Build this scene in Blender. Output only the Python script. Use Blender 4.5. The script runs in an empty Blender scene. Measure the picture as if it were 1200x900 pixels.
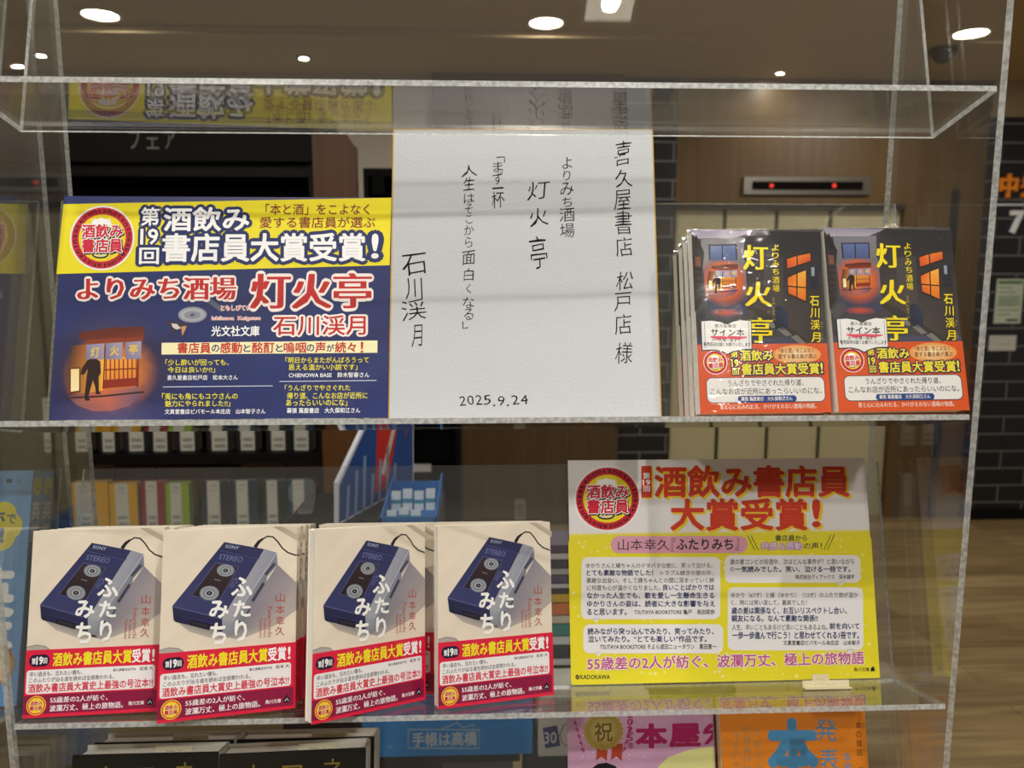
import bpy, math, random
import numpy as np
from mathutils import Matrix, Vector
random.seed(7)
SC = bpy.context.scene
COL = SC.collection
rad = math.radians

# ------------------------------------------------------------------ camera, world, exposure, lights
CAM_Z, PITCH, YAW, FPX = 1.45, rad(7.91), rad(2.22), 899.6
cam = bpy.data.cameras.new('camera')
cam.sensor_width = 36.0
cam.lens = FPX / 1200 * 36
cam.clip_start = 0.02
cam.dof.use_dof = True
cam.dof.focus_distance = 0.655
cam.dof.aperture_fstop = 8.0
camo = bpy.data.objects.new('camera', cam)
COL.objects.link(camo)
camo.location = (0, 0, CAM_Z)
camo.rotation_euler = (math.pi / 2 - PITCH, 0, -YAW)
SC.camera = camo

SC.view_settings.view_transform = 'Standard'
SC.view_settings.look = 'None'
SC.view_settings.exposure = 0.0
SC.view_settings.gamma = 1.0
SC.view_settings.use_curve_mapping = False

world = bpy.data.worlds.new('world')
SC.world = world
world.use_nodes = True
world.node_tree.nodes['Background'].inputs[0].default_value = (1.0, 0.92, 0.80, 1)
world.node_tree.nodes['Background'].inputs[1].default_value = 0.22

CEIL = 2.55
LAMP_W = 10.0          # watts of one shop downlight
WALL_Y = 4.43
# x, y, watts of the downlights: three in view, the rest unseen, some added as fill
DOWNLIGHTS = [(-1.60, 3.48, LAMP_W), (0.284, 3.51, LAMP_W), (2.22, 3.58, LAMP_W),
              (-0.60, -0.80, LAMP_W * 1.75), (0.80, -0.98, LAMP_W * 1.35), (0.10, 0.54, LAMP_W * .8), (-1.50, 0.40, LAMP_W * 1.3),  # last two: unseen lamps added to brighten the blue board and the bookcase
              (2.2, 1.9, LAMP_W * 1.2), (1.62, 4.29, LAMP_W * .14)]  # first one: unseen lamp added for fill light


def at(px, py, Y):
    """the point of the plane y = Y seen at a pixel of the photograph"""
    xc, up = (px - 600) / FPX, -(py - 450) / FPX
    c, s = math.cos(PITCH), math.sin(PITCH)
    yc, zc = c + s * up, -s + c * up
    c, s = math.cos(YAW), math.sin(YAW)
    d = Vector((c * xc + s * yc, -s * xc + c * yc, zc))
    return d * (Y / d.y) + Vector((0, 0, CAM_Z))


# ------------------------------------------------------------------ colours and materials
def lin(c):
    if isinstance(c, str):
        c = c.lstrip('#')
        c = [int(c[i:i + 2], 16) / 255 for i in (0, 2, 4)]
    return tuple(x / 12.92 if x <= .04045 else ((x + .055) / 1.055) ** 2.4 for x in c[:3])


def mix(a, b, t):
    t = max(0.0, min(1.0, t))
    return tuple(a[i] * (1 - t) + b[i] * t for i in range(3))


def new_mat(name):
    m = bpy.data.materials.new(name)
    m.use_nodes = True
    nt = m.node_tree
    return m, nt, nt.nodes['Principled BSDF']


def plain(name, col, rough=.5, metal=0.0, spec=.5):
    m, nt, b = new_mat(name)
    b.inputs['Base Color'].default_value = (*lin(col), 1)
    b.inputs['Roughness'].default_value = rough
    b.inputs['Metallic'].default_value = metal
    b.inputs['Specular IOR Level'].default_value = spec
    return m


def noisy(name, c1, c2, scale=(1, 1, 1), nscale=5.0, rough=.5, detail=4, bump=0.0, spec=.5):
    m, nt, b = new_mat(name)
    N, L = nt.nodes, nt.links
    tc = N.new('ShaderNodeTexCoord'); mp = N.new('ShaderNodeMapping')
    mp.inputs['Scale'].default_value = scale
    nz = N.new('ShaderNodeTexNoise'); nz.inputs['Scale'].default_value = nscale; nz.inputs['Detail'].default_value = detail
    r = N.new('ShaderNodeValToRGB')
    r.color_ramp.elements[0].position = .3; r.color_ramp.elements[1].position = .7
    r.color_ramp.elements[0].color = (*lin(c1), 1); r.color_ramp.elements[1].color = (*lin(c2), 1)
    L.new(tc.outputs['Object'], mp.inputs['Vector']); L.new(mp.outputs[0], nz.inputs['Vector'])
    L.new(nz.outputs['Fac'], r.inputs[0]); L.new(r.outputs[0], b.inputs['Base Color'])
    b.inputs['Roughness'].default_value = rough
    b.inputs['Specular IOR Level'].default_value = spec
    if bump:
        bp = N.new('ShaderNodeBump'); bp.inputs['Strength'].default_value = bump; bp.inputs['Distance'].default_value = .002
        L.new(nz.outputs['Fac'], bp.inputs['Height']); L.new(bp.outputs[0], b.inputs['Normal'])
    return m


def print_mat(name, rough=.45, spec=.4, grain=0.0):
    m, nt, b = new_mat(name)
    a = nt.nodes.new('ShaderNodeAttribute'); a.attribute_name = 'Col'
    nt.links.new(a.outputs['Color'], b.inputs['Base Color'])
    b.inputs['Roughness'].default_value = rough
    b.inputs['Specular IOR Level'].default_value = spec
    if grain:
        nz = nt.nodes.new('ShaderNodeTexNoise'); nz.inputs['Scale'].default_value = 420
        tc = nt.nodes.new('ShaderNodeTexCoord'); bp = nt.nodes.new('ShaderNodeBump')
        bp.inputs['Strength'].default_value = grain; bp.inputs['Distance'].default_value = .0006
        nt.links.new(tc.outputs['Object'], nz.inputs['Vector']); nt.links.new(nz.outputs['Fac'], bp.inputs['Height'])
        nt.links.new(bp.outputs[0], b.inputs['Normal'])
    return m


def clear_mat(name, tint=(.97, .975, .97), haze=.02, rough=.0, boost=1.0, bump=None, dust=True):
    """thin clear plastic: both surfaces mirror by Fresnel's law, a little dust scatters light"""
    m = bpy.data.materials.new(name); m.use_nodes = True
    nt = m.node_tree; N, L = nt.nodes, nt.links
    N.remove(N['Principled BSDF'])
    out = N['Material Output']
    tr = N.new('ShaderNodeBsdfTransparent'); tr.inputs[0].default_value = (*tint, 1)
    gl = N.new('ShaderNodeBsdfGlossy'); gl.inputs['Roughness'].default_value = rough
    geo = N.new('ShaderNodeNewGeometry')
    mi = N.new('ShaderNodeMix'); mi.data_type = 'FLOAT'
    mi.inputs[2].default_value = 1.49; mi.inputs[3].default_value = 1 / 1.49
    L.new(geo.outputs['Backfacing'], mi.inputs[0])
    fr = N.new('ShaderNodeFresnel'); L.new(mi.outputs[0], fr.inputs['IOR'])
    mul = N.new('ShaderNodeMath'); mul.operation = 'MULTIPLY'; mul.inputs[1].default_value = boost; mul.use_clamp = True
    L.new(fr.outputs[0], mul.inputs[0])
    df = N.new('ShaderNodeBsdfDiffuse'); df.inputs[0].default_value = (.75, .74, .70, 1)
    m1 = N.new('ShaderNodeMixShader'); m2 = N.new('ShaderNodeMixShader')
    L.new(tr.outputs[0], m1.inputs[1]); L.new(df.outputs[0], m1.inputs[2])
    if dust:
        tc = N.new('ShaderNodeTexCoord'); nz = N.new('ShaderNodeTexNoise')
        nz.inputs['Scale'].default_value = 900; nz.inputs['Detail'].default_value = 1
        rp = N.new('ShaderNodeMapRange'); rp.inputs[1].default_value = .66; rp.inputs[2].default_value = .85
        rp.inputs[3].default_value = haze; rp.inputs[4].default_value = haze + .08
        L.new(tc.outputs['Object'], nz.inputs['Vector']); L.new(nz.outputs['Fac'], rp.inputs[0]); L.new(rp.outputs[0], m1.inputs[0])
    else:
        m1.inputs[0].default_value = haze
    L.new(mul.outputs[0], m2.inputs[0]); L.new(m1.outputs[0], m2.inputs[1]); L.new(gl.outputs[0], m2.inputs[2])
    if bump:
        tc = N.new('ShaderNodeTexCoord'); mp = N.new('ShaderNodeMapping')
        mp.inputs['Rotation'].default_value = (0, 0, rad(35)); mp.inputs['Scale'].default_value = (7, 62, 30)
        nz = N.new('ShaderNodeTexNoise'); nz.inputs['Scale'].default_value = 1.6; nz.inputs['Detail'].default_value = 3
        bp = N.new('ShaderNodeBump'); bp.inputs['Strength'].default_value = bump; bp.inputs['Distance'].default_value = .004
        L.new(tc.outputs['Object'], mp.inputs[0]); L.new(mp.outputs[0], nz.inputs['Vector'])
        L.new(nz.outputs['Fac'], bp.inputs['Height']); L.new(bp.outputs[0], gl.inputs['Normal'])
    L.new(m2.outputs[0], out.inputs[0])
    return m


def edge_mat(name):
    """sawn, half polished acrylic edge"""
    m = bpy.data.materials.new(name); m.use_nodes = True
    nt = m.node_tree; N, L = nt.nodes, nt.links
    N.remove(N['Principled BSDF'])
    tr = N.new('ShaderNodeBsdfTransparent'); tr.inputs[0].default_value = (.8, .82, .8, 1)
    df = N.new('ShaderNodeBsdfDiffuse'); df.inputs[0].default_value = (.70, .72, .69, 1)
    gl = N.new('ShaderNodeBsdfGlossy'); gl.inputs['Roughness'].default_value = .18
    tc = N.new('ShaderNodeTexCoord'); nz = N.new('ShaderNodeTexNoise'); nz.inputs['Scale'].default_value = 260
    L.new(tc.outputs['Object'], nz.inputs['Vector'])
    mr = N.new('ShaderNodeMapRange'); mr.inputs[1].default_value = .35; mr.inputs[2].default_value = .65
    mr.inputs[3].default_value = .42; mr.inputs[4].default_value = .72
    L.new(nz.outputs['Fac'], mr.inputs[0])
    a = N.new('ShaderNodeMixShader'); b = N.new('ShaderNodeMixShader'); b.inputs[0].default_value = .22
    L.new(mr.outputs[0], a.inputs[0]); L.new(tr.outputs[0], a.inputs[1]); L.new(df.outputs[0], a.inputs[2])
    L.new(a.outputs[0], b.inputs[1]); L.new(gl.outputs[0], b.inputs[2])
    L.new(b.outputs[0], N['Material Output'].inputs[0])
    return m


def emit_mat(name, col, s):
    m, nt, b = new_mat(name)
    b.inputs['Base Color'].default_value = (*lin(col), 1)
    b.inputs['Emission Color'].default_value = (*lin(col), 1)
    b.inputs['Emission Strength'].default_value = s
    return m


def pages_mat():
    m, nt, b = new_mat('page_edges')
    N, L = nt.nodes, nt.links
    tc = N.new('ShaderNodeTexCoord'); mp = N.new('ShaderNodeMapping'); mp.inputs['Scale'].default_value = (.4, .4, 900)
    nz = N.new('ShaderNodeTexNoise'); nz.inputs['Scale'].default_value = 2; nz.inputs['Detail'].default_value = 2
    r = N.new('ShaderNodeValToRGB'); r.color_ramp.elements[0].color = (*lin('#efeadb'), 1); r.color_ramp.elements[1].color = (*lin('#fffdf4'), 1)
    r.color_ramp.elements[0].position = .3; r.color_ramp.elements[1].position = .6
    L.new(tc.outputs['Object'], mp.inputs[0]); L.new(mp.outputs[0], nz.inputs['Vector']); L.new(nz.outputs['Fac'], r.inputs[0])
    L.new(r.outputs[0], b.inputs['Base Color']); b.inputs['Roughness'].default_value = .8
    return m


def planks_mat():
    m, nt, b = new_mat('floor_planks')
    N, L = nt.nodes, nt.links
    tc = N.new('ShaderNodeTexCoord')
    br = N.new('ShaderNodeTexBrick')
    br.inputs['Scale'].default_value = 1.0; br.inputs['Brick Width'].default_value = 1.1; br.inputs['Row Height'].default_value = .14
    br.inputs['Mortar Size'].default_value = .0015; br.inputs['Mortar Smooth'].default_value = .3
    br.inputs['Color1'].default_value = (*lin('#b29a6c'), 1); br.inputs['Color2'].default_value = (*lin('#927a52'), 1)
    br.inputs['Mortar'].default_value = (*lin('#54432f'), 1); br.offset = .37
    mp = N.new('ShaderNodeMapping'); mp.inputs['Scale'].default_value = (1.2, 16, 1)
    nz = N.new('ShaderNodeTexNoise'); nz.inputs['Scale'].default_value = 2.2; nz.inputs['Detail'].default_value = 5
    mx = N.new('ShaderNodeMix'); mx.data_type = 'RGBA'; mx.blend_type = 'MULTIPLY'; mx.inputs[0].default_value = .75
    r = N.new('ShaderNodeValToRGB'); r.color_ramp.elements[0].color = (.45, .42, .38, 1); r.color_ramp.elements[1].color = (1, 1, 1, 1)
    r.color_ramp.elements[0].position = .32; r.color_ramp.elements[1].position = .66
    L.new(tc.outputs['Object'], br.inputs['Vector']); L.new(tc.outputs['Object'], mp.inputs[0]); L.new(mp.outputs[0], nz.inputs['Vector'])
    L.new(nz.outputs['Fac'], r.inputs[0]); L.new(br.outputs['Color'], mx.inputs[6]); L.new(r.outputs[0], mx.inputs[7])
    L.new(mx.outputs[2], b.inputs['Base Color']); b.inputs['Roughness'].default_value = .38
    return m


def brick_mat():
    m, nt, b = new_mat('black_tile')
    N, L = nt.nodes, nt.links
    tc = N.new('ShaderNodeTexCoord'); mp = N.new('ShaderNodeMapping'); mp.inputs['Rotation'].default_value = (rad(-90), 0, 0)
    br = N.new('ShaderNodeTexBrick')
    br.inputs['Scale'].default_value = 1.0; br.inputs['Brick Width'].default_value = .31; br.inputs['Row Height'].default_value = .105
    br.inputs['Mortar Size'].default_value = .0045; br.inputs['Color1'].default_value = (*lin('#171717'), 1)
    br.inputs['Color2'].default_value = (*lin('#1f1f20'), 1); br.inputs['Mortar'].default_value = (*lin('#6e6e6c'), 1)
    L.new(tc.outputs['Object'], mp.inputs[0]); L.new(mp.outputs[0], br.inputs['Vector'])
    L.new(br.outputs['Color'], b.inputs['Base Color']); b.inputs['Roughness'].default_value = .35
    return m


M_PRINT = print_mat('printed_paper', .5, .35)
M_CARD = print_mat('textured_card', .8, .2, grain=.5)
M_GLOSS = print_mat('glossy_cover', .3, .5)
M_MATT = print_mat('matt_cover', .55, .25)
M_CLEAR = clear_mat('clear_acrylic', haze=.02, boost=1.25)
M_FILM = clear_mat('shrink_film', tint=(.99, .99, .99), haze=.008, rough=.03, boost=.75, bump=1.0, dust=False)
M_EDGE = edge_mat('acrylic_edge')
M_PAGES = pages_mat()
M_BLACK = plain('black_laminate', '#050506', .5, spec=.25)
M_DARK = plain('dark_grey_board', '#14150f', .6, spec=.2)
M_STEEL = plain('brushed_steel', '#8d887e', .3, .9)
M_WOOD = noisy('wood_veneer', '#5c4522', '#69502b', (14, 14, .8), 2.2, .45)
M_ENDWOOD = noisy('orange_wood_panel', '#5e3a17', '#6c441c', (20, 20, 1.0), 2.0, .4)
M_WOODDARK = noisy('brown_wood_wall', '#4f3b22', '#5d482c', (16, 16, .8), 2.0, .45)
M_CEIL = noisy('ceiling_paint', '#bca67a', '#c4ae82', (1, 1, 1), 1.5, .7)
M_WALLP = plain('beige_wall_paint', '#a18c6e', .7)
M_GREYWALL = plain('pale_grey_wall', '#b9b0a2', .7)
M_DOOR = noisy('beige_steel_door', '#b9b089', '#c0b790', (3, 3, .3), 2, .35)
M_TRIMDARK = plain('dark_bronze_trim', '#35302a', .35, .4)
M_BRICK = brick_mat()
M_FLOOR = planks_mat()
M_LAMP = emit_mat('lamp_diffuser', '#fff6e4', 14.0)
M_SOFTLAMP = emit_mat('soft_square_diffuser', '#fff6dc', 3.6)
M_WHITE = plain('white_plastic', '#e8e6e0', .4)
M_CARDBOARD = noisy('cardboard', '#8a6c3e', '#97774a', (1, 1, 1), 20, .8)
M_ORANGE = plain('orange_sign_plastic', '#f08a1e', .35)
M_SIGNWHITE = plain('white_sign_plastic', '#f2f2f0', .35)
M_RED = emit_mat('red_call_lamp', '#e03018', .6)
M_DOME = plain('smoked_dome', '#08080a', .08)


# ------------------------------------------------------------------ mesh builder
class MB:
    def __init__(self):
        self.v, self.f, self.c, self.mi = [], [], [], []

    def face(self, pts, col=None, mi=0):
        n = len(self.v)
        self.v += [tuple(p) for p in pts]
        self.f.append(tuple(range(n, n + len(pts)))); self.c.append(col); self.mi.append(mi)

    def box(self, lo, hi, col=None, mi=0, mis=None, M=None):
        x0, y0, z0 = lo; x1, y1, z1 = hi
        P = [(x0, y0, z0), (x1, y0, z0), (x1, y1, z0), (x0, y1, z0), (x0, y0, z1), (x1, y0, z1), (x1, y1, z1), (x0, y1, z1)]
        if M is not None:
            P = [tuple(M @ Vector(p)) for p in P]
        n = len(self.v); self.v += P
        for k, q in enumerate(((0, 3, 2, 1), (4, 5, 6, 7), (0, 1, 5, 4), (2, 3, 7, 6), (1, 2, 6, 5), (3, 0, 4, 7))):
            self.f.append(tuple(n + i for i in q)); self.c.append(col); self.mi.append(mis[k] if mis else mi)

    def prism(self, prof, y0, y1, f, col=None, mi=0, mis=None, cap=None):
        """extrude a closed profile of (a, b) from t=y0 to t=y1; f(a, b, t) -> xyz; mis: material of each side"""
        n = len(self.v); k = len(prof)
        for t in (y0, y1):
            self.v += [tuple(f(a, b, t)) for a, b in prof]
        for i in range(k):
            j = (i + 1) % k
            self.f.append((n + i, n + j, n + k + j, n + k + i)); self.c.append(col); self.mi.append(mis[i] if mis else mi)
        cm = mi if cap is None else cap
        self.f.append(tuple(n + i for i in reversed(range(k)))); self.c.append(col); self.mi.append(cm)
        self.f.append(tuple(n + k + i for i in range(k))); self.c.append(col); self.mi.append(cm)

    def lathe(self, prof, c=(0, 0, 0), n=32, mi=0, mis=None, col=None):
        b = len(self.v)
        for r, z in prof:
            for i in range(n):
                a = 2 * math.pi * i / n
                self.v.append((c[0] + r * math.cos(a), c[1] + r * math.sin(a), c[2] + z))
        for k in range(len(prof) - 1):
            for i in range(n):
                j = (i + 1) % n
                self.f.append((b + k * n + i, b + k * n + j, b + (k + 1) * n + j, b + (k + 1) * n + i)); self.c.append(col)
                self.mi.append(mis[k] if mis else mi)
        for k in (0, len(prof) - 1):
            if prof[k][0] > 1e-6:
                self.f.append(tuple(b + k * n + i for i in range(n))); self.c.append(col); self.mi.append(mis[0] if mis else mi)

    def art(self, art, O, U, V, Nn):
        O, U, V, Nn = Vector(O), Vector(U), Vector(V), Vector(Nn)
        for pts, faces, cols, z in art.items:
            n = len(self.v)
            for (x, y) in pts:
                self.v.append(tuple(O + U * x + V * y + Nn * z))
            for fc in faces:
                self.f.append(tuple(n + i for i in fc))
                self.c.append([cols[i] for i in fc] if isinstance(cols, list) else cols)
                self.mi.append(0)

    def build(self, name, mats, parent=None, local=False, smooth=False):
        me = bpy.data.meshes.new(name)
        me.from_pydata(self.v, [], self.f)
        for m in (mats if isinstance(mats, (list, tuple)) else [mats]):
            me.materials.append(m)
        me.polygons.foreach_set('material_index', self.mi)
        if any(c is not None for c in self.c):
            ca = me.color_attributes.new('Col', 'FLOAT_COLOR', 'CORNER')
            buf = []
            for fc, c in zip(self.f, self.c):
                if c is None:
                    c = (.5, .5, .5)
                if isinstance(c, list):
                    for q in c:
                        buf += [q[0], q[1], q[2], 1.0]
                else:
                    buf += [c[0], c[1], c[2], 1.0] * len(fc)
            ca.data.foreach_set('color', buf)
        if smooth:
            me.polygons.foreach_set('use_smooth', [True] * len(self.f))
        me.update()
        o = bpy.data.objects.new(name, me)
        COL.objects.link(o)
        if parent is not None:
            o.parent = parent
            if not local:
                o.matrix_parent_inverse = parent.matrix_basis.inverted()
        return o


def thing(name, label, cat, loc=(0, 0, 0), group=None, M=None):
    o = bpy.data.objects.new(name, None); COL.objects.link(o)
    o.empty_display_size = .02
    o.matrix_basis = M if M is not None else Matrix.Translation(loc)
    o['label'] = label; o['category'] = cat
    if group: o['group'] = group
    return o


def tag(o, label, cat, group=None):
    o['label'] = label; o['category'] = cat
    if group: o['group'] = group
    return o


def struct(o):
    o['kind'] = 'structure'
    return o


def dup(root, M, label, group=None):
    r = root.copy(); COL.objects.link(r); r.matrix_basis = M; r['label'] = label
    if group: r['group'] = group
    for ch in list(root.children):
        c = ch.copy(); COL.objects.link(c); c.parent = r
        for g in list(ch.children):
            d = g.copy(); COL.objects.link(d); d.parent = c
    return r


# ------------------------------------------------------------------ printed artwork: flat coloured shapes and lettering
_tc = bpy.data.curves.new('lettering', 'FONT')
_to = bpy.data.objects.new('lettering', _tc)
_to_linked = False
_cache = {}


def glyphs(s, off=0.0, res=2):
    key = (s, round(off, 4))
    if key in _cache:
        return _cache[key]
    global _to_linked
    if not _to_linked:
        COL.objects.link(_to); _to_linked = True
    _tc.body = s; _tc.offset = off; _tc.resolution_u = res; _tc.fill_mode = 'FRONT'
    bpy.context.view_layer.update()
    dg = bpy.context.evaluated_depsgraph_get()
    me = bpy.data.meshes.new_from_object(_to.evaluated_get(dg))
    v = np.array([p.co[:2] for p in me.vertices]) if len(me.vertices) else np.zeros((1, 2))
    f = [tuple(p.vertices) for p in me.polygons]
    bpy.data.meshes.remove(me)
    _cache[key] = (v, f, v.min(0), v.max(0))
    return _cache[key]


DZ = 3.0e-5


class Art:
    """collects shapes on a sheet of w x h metres, origin bottom left, y up. quad: the sheet's corners TL TR BL BR in the frame used to give positions"""

    def __init__(self, w, h, quad=None):
        self.w, self.h, self.items = w, h, []
        self.fr = (0, 0, 1)
        self.H = None
        if quad:
            self.sethom(quad)

    def sethom(self, quad):
        dst = [(0, self.h), (self.w, self.h), (0, 0), (self.w, 0)]
        A, b = [], []
        for (x, y), (u, v) in zip(quad, dst):
            A.append([x, y, 1, 0, 0, 0, -u * x, -u * y]); b.append(u)
            A.append([0, 0, 0, x, y, 1, -v * x, -v * y]); b.append(v)
        self.H = np.append(np.linalg.solve(np.array(A, float), np.array(b, float)), 1).reshape(3, 3)

    def frame(self, ox, oy, s):
        self.fr = (ox, oy, s)

    def m(self, p):
        x, y = self.fr[0] + p[0] / self.fr[2], self.fr[1] + p[1] / self.fr[2]
        if self.H is None:
            return np.array([x, self.h - y])
        q = self.H @ np.array([x, y, 1])
        return q[:2] / q[2]

    def poly(self, pts, col, L):
        P = [tuple(self.m(p)) for p in pts]
        cols = [lin(c) if isinstance(c, str) else c for c in col] if isinstance(col, list) else (lin(col) if isinstance(col, str) else col)
        self.items.append((P, [tuple(range(len(P)))], cols, L * DZ))

    def rect(self, x0, y0, x1, y1, col, L):
        self.poly([(x0, y0), (x0, y1), (x1, y1), (x1, y0)], col, L)

    def rrect(self, x0, y0, x1, y1, r, col, L):
        P = []
        for cx, cy, a0 in ((x1 - r, y0 + r, -90), (x1 - r, y1 - r, 0), (x0 + r, y1 - r, 90), (x0 + r, y0 + r, 180)):
            for k in range(7):
                a = rad(a0 + 15 * k); P.append((cx + r * math.cos(a), cy + r * math.sin(a)))
        self.poly(P[::-1], col, L)

    def ell(self, cx, cy, rx, ry, col, L, n=40, rim=None):
        P = [(cx + rx * math.cos(2 * math.pi * k / n), cy - ry * math.sin(2 * math.pi * k / n)) for k in range(n)]
        if rim is None:
            self.poly(P, col, L)
        else:
            Q = [tuple(self.m(p)) for p in P] + [tuple(self.m((cx, cy)))]
            cols = [lin(rim)] * n + [lin(col)]
            self.items.append((Q, [(n, k, (k + 1) % n) for k in range(n)], cols, L * DZ))

    def line(self, pts, w, col, L):
        """polyline of width w (one number, or one per point)"""
        n = len(pts); ws = w if isinstance(w, (list, tuple)) else [w] * n
        Lp, Rp = [], []
        for i in range(n):
            a, b = pts[max(0, i - 1)], pts[min(n - 1, i + 1)]
            dx, dy = b[0] - a[0], b[1] - a[1]; d = math.hypot(dx, dy) or 1
            nx, ny = -dy / d * ws[i] / 2, dx / d * ws[i] / 2
            Lp.append((pts[i][0] + nx, pts[i][1] + ny)); Rp.append((pts[i][0] - nx, pts[i][1] - ny))
        P = [tuple(self.m(p)) for p in Lp + Rp]
        self.items.append((P, [(i, i + 1, n + i + 1, n + i) for i in range(n - 1)], lin(col) if isinstance(col, str) else col, L * DZ))

    def text(self, s, q, col, L, bold=0.0, out=None, xb=0.0, ox=0.0, warp=0.0):
        """letter s so that its ink fills q = (x0,y0,x1,y1) or (TL, TR, BL); out = (colour, width in em)"""
        v, f, lo, hi = glyphs(s, min(bold, 0.0))
        bold = max(bold, 0.0)
        if len(q) == 4:
            T, R, B = self.m((q[0], q[1])), self.m((q[2], q[1])), self.m((q[0], q[3]))
        else:
            T, R, B = (self.m(p) for p in q)
        wd, hd = max(hi[0] - lo[0], 1e-6), max(hi[1] - lo[1], 1e-6)

        def put(dx, dy, c, z):
            a = (v[:, :1] + dx - lo[0]) / wd; b = (hi[1] - v[:, 1:] - dy) / hd
            if warp:
                ph = random.random() * 6
                a = a + warp * np.sin(b * 5 + ph) / wd; b = b + warp * np.sin(a * 6 + ph * 1.7) / hd
            P = T + a * (R - T) + b * (B - T)
            self.items.append(([tuple(p) for p in P], f, lin(c) if isinstance(c, str) else c, z))
        if out:
            for k in range(12):
                a = 2 * math.pi * k / 12
                put((out[1] + bold) * math.cos(a), (out[1] + bold) * math.sin(a), out[0], (L - 1) * DZ + k * 2e-6)
        if bold > .003:
            for k in range(8):
                a = 2 * math.pi * (k + .5) / 8
                put(bold * math.cos(a), bold * math.sin(a), col, L * DZ + k * 2e-6)
            put(0, 0, col, L * DZ + 1.8e-5)
        elif xb:
            put(-xb, 0, col, L * DZ + 2e-6); put(xb, 0, col, L * DZ + 4e-6); put(0, 0, col, L * DZ + 6e-6)
        else:
            put(0, 0, col, L * DZ)

    def paint(self, nx, ny, fn, L=1, box=None):
        """a fine mesh of colour over the sheet; fn(x, y) gets millimetres from the sheet's TOP left"""
        x0, y0, x1, y1 = box or (0, 0, self.w, self.h)
        P, C = [], []
        for j in range(ny + 1):
            for i in range(nx + 1):
                x, y = x0 + (x1 - x0) * i / nx, y0 + (y1 - y0) * j / ny
                P.append((x, self.h - y)); C.append(fn(x * 1000, y * 1000))
        F = [(j * (nx + 1) + i, (j + 1) * (nx + 1) + i, (j + 1) * (nx + 1) + i + 1, j * (nx + 1) + i + 1) for j in range(ny) for i in range(nx)]
        self.items.append((P, F, C, L * DZ))


def wob(x, y, s=1.0):
    return (math.sin(x * .9 * s + 1.3 * math.sin(y * .7 * s)) + math.sin(y * 1.1 * s + 1.7 * math.sin(x * .6 * s + 2)) + math.sin((x + y) * 2.3 * s + 1)) / 3


def emblem(A, cx, cy, r, L, fine=True, tilt=0.0):
    """the round red and yellow award mark"""
    A.ell(cx, cy, r * 1.06, r * 1.06, '#f6f2ee', L)
    A.ell(cx, cy, r, r, '#cf1f36', L + 1)
    A.ell(cx, cy, r * .77, r * .77, '#f2dc1c', L + 2)
    if fine:
        w = 'sakenomishotenin'
        for k, ch in enumerate(w + w):
            a = rad(180 + 4 + k * 360 / 32)
            c, s = math.cos(a), math.sin(a)
            wch = {'i': .02, 'm': .085, 'h': .06, 'k': .06, 't': .045}.get(ch, .058) * r
            hch = {'k': .13, 'h': .13, 't': .12, 'i': .125}.get(ch, .10) * r
            b = r * .835
            ctr = (cx + c * b, cy + s * b); up = (c * hch, s * hch); rt = (-s * wch, c * wch)
            TL = (ctr[0] + up[0] - rt[0] / 1, ctr[1] + up[1] - rt[1] / 1)
            TR = (ctr[0] + up[0] + rt[0], ctr[1] + up[1] + rt[1])
            BL = (ctr[0] - rt[0], ctr[1] - rt[1])
            A.text(ch, (TL, TR, BL), '#1c0508', L + 3, bold=.02)
    # beer mug behind the words
    A.poly([(cx - r * .33, cy - r * .62), (cx - r * .38, cy - r * .45), (cx - r * .30, cy + r * .62), (cx + r * .22, cy + r * .62), (cx + r * .30, cy - r * .45), (cx + r * .25, cy - r * .62)], '#f4efdc', L + 3)
    A.ell(cx - r * .04, cy + r * .55, r * .27, r * .12, '#20180e', L + 4)
    A.ell(cx - r * .04, cy + r * .52, r * .24, r * .10, '#e9dfa0', L + 5)
    A.line([(cx + r * .22, cy + r * .42), (cx + r * .44, cy + r * .48), (cx + r * .50, cy + r * .36), (cx + r * .30, cy + r * .30)], r * .08, '#20180e', L + 4)
    A.poly([(cx - r * .30, cy - r * .55), (cx - r * .05, cy - r * .66), (cx + r * .22, cy - r * .56), (cx + r * .26, cy - r * .42), (cx - r * .34, cy - r * .42)], '#ffffff', L + 4)
    for row, (t, y0, y1, x0, x1) in enumerate((('酒飲み', -.44, -.02, -.66, .66), ('書店員', .03, .47, -.64, .66))):
        q = [(x0, y0), (x1, y0), (x0, y1)]
        ct, st = math.cos(tilt), math.sin(tilt)
        Q = [(cx + r * (x * ct - y * st), cy + r * (x * st + y * ct)) for x, y in q]
        Q2 = [(x + r * .03, y + r * .035) for x, y in Q]
        if fine:
            A.text(t, Q2, '#1c0508', L + 6, bold=.03, out=('#1c0508', .07))
        A.text(t, Q, '#d4203c', L + 8, bold=.034, out=('#ffffff', .05))


def sheet(mb, art, w, h, t=.0006, back='#d8d8d4', edge='#e8e8e4'):
    """a card from z=-t to 0 carrying the artwork on its front (local x right, y up, z towards the viewer)"""
    mb.box((0, 0, -t), (w, h, 0), lin(edge))
    mb.art(art, (0, 0, 2e-5), (1, 0, 0), (0, 1, 0), (0, 0, 1))


# ------------------------------------------------------------------ tray frame of the display rack
TAU = rad(15.47)
JY = .675
JZ = {1: 1.5682, 2: 1.3153, 3: 1.0661, 4: .815}
UP = Vector((0, math.sin(TAU), math.cos(TAU)))
OUT = Vector((0, -math.cos(TAU), math.sin(TAU)))
EX = Vector((1, 0, 0))
TT = .0045           # acrylic thickness


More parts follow.
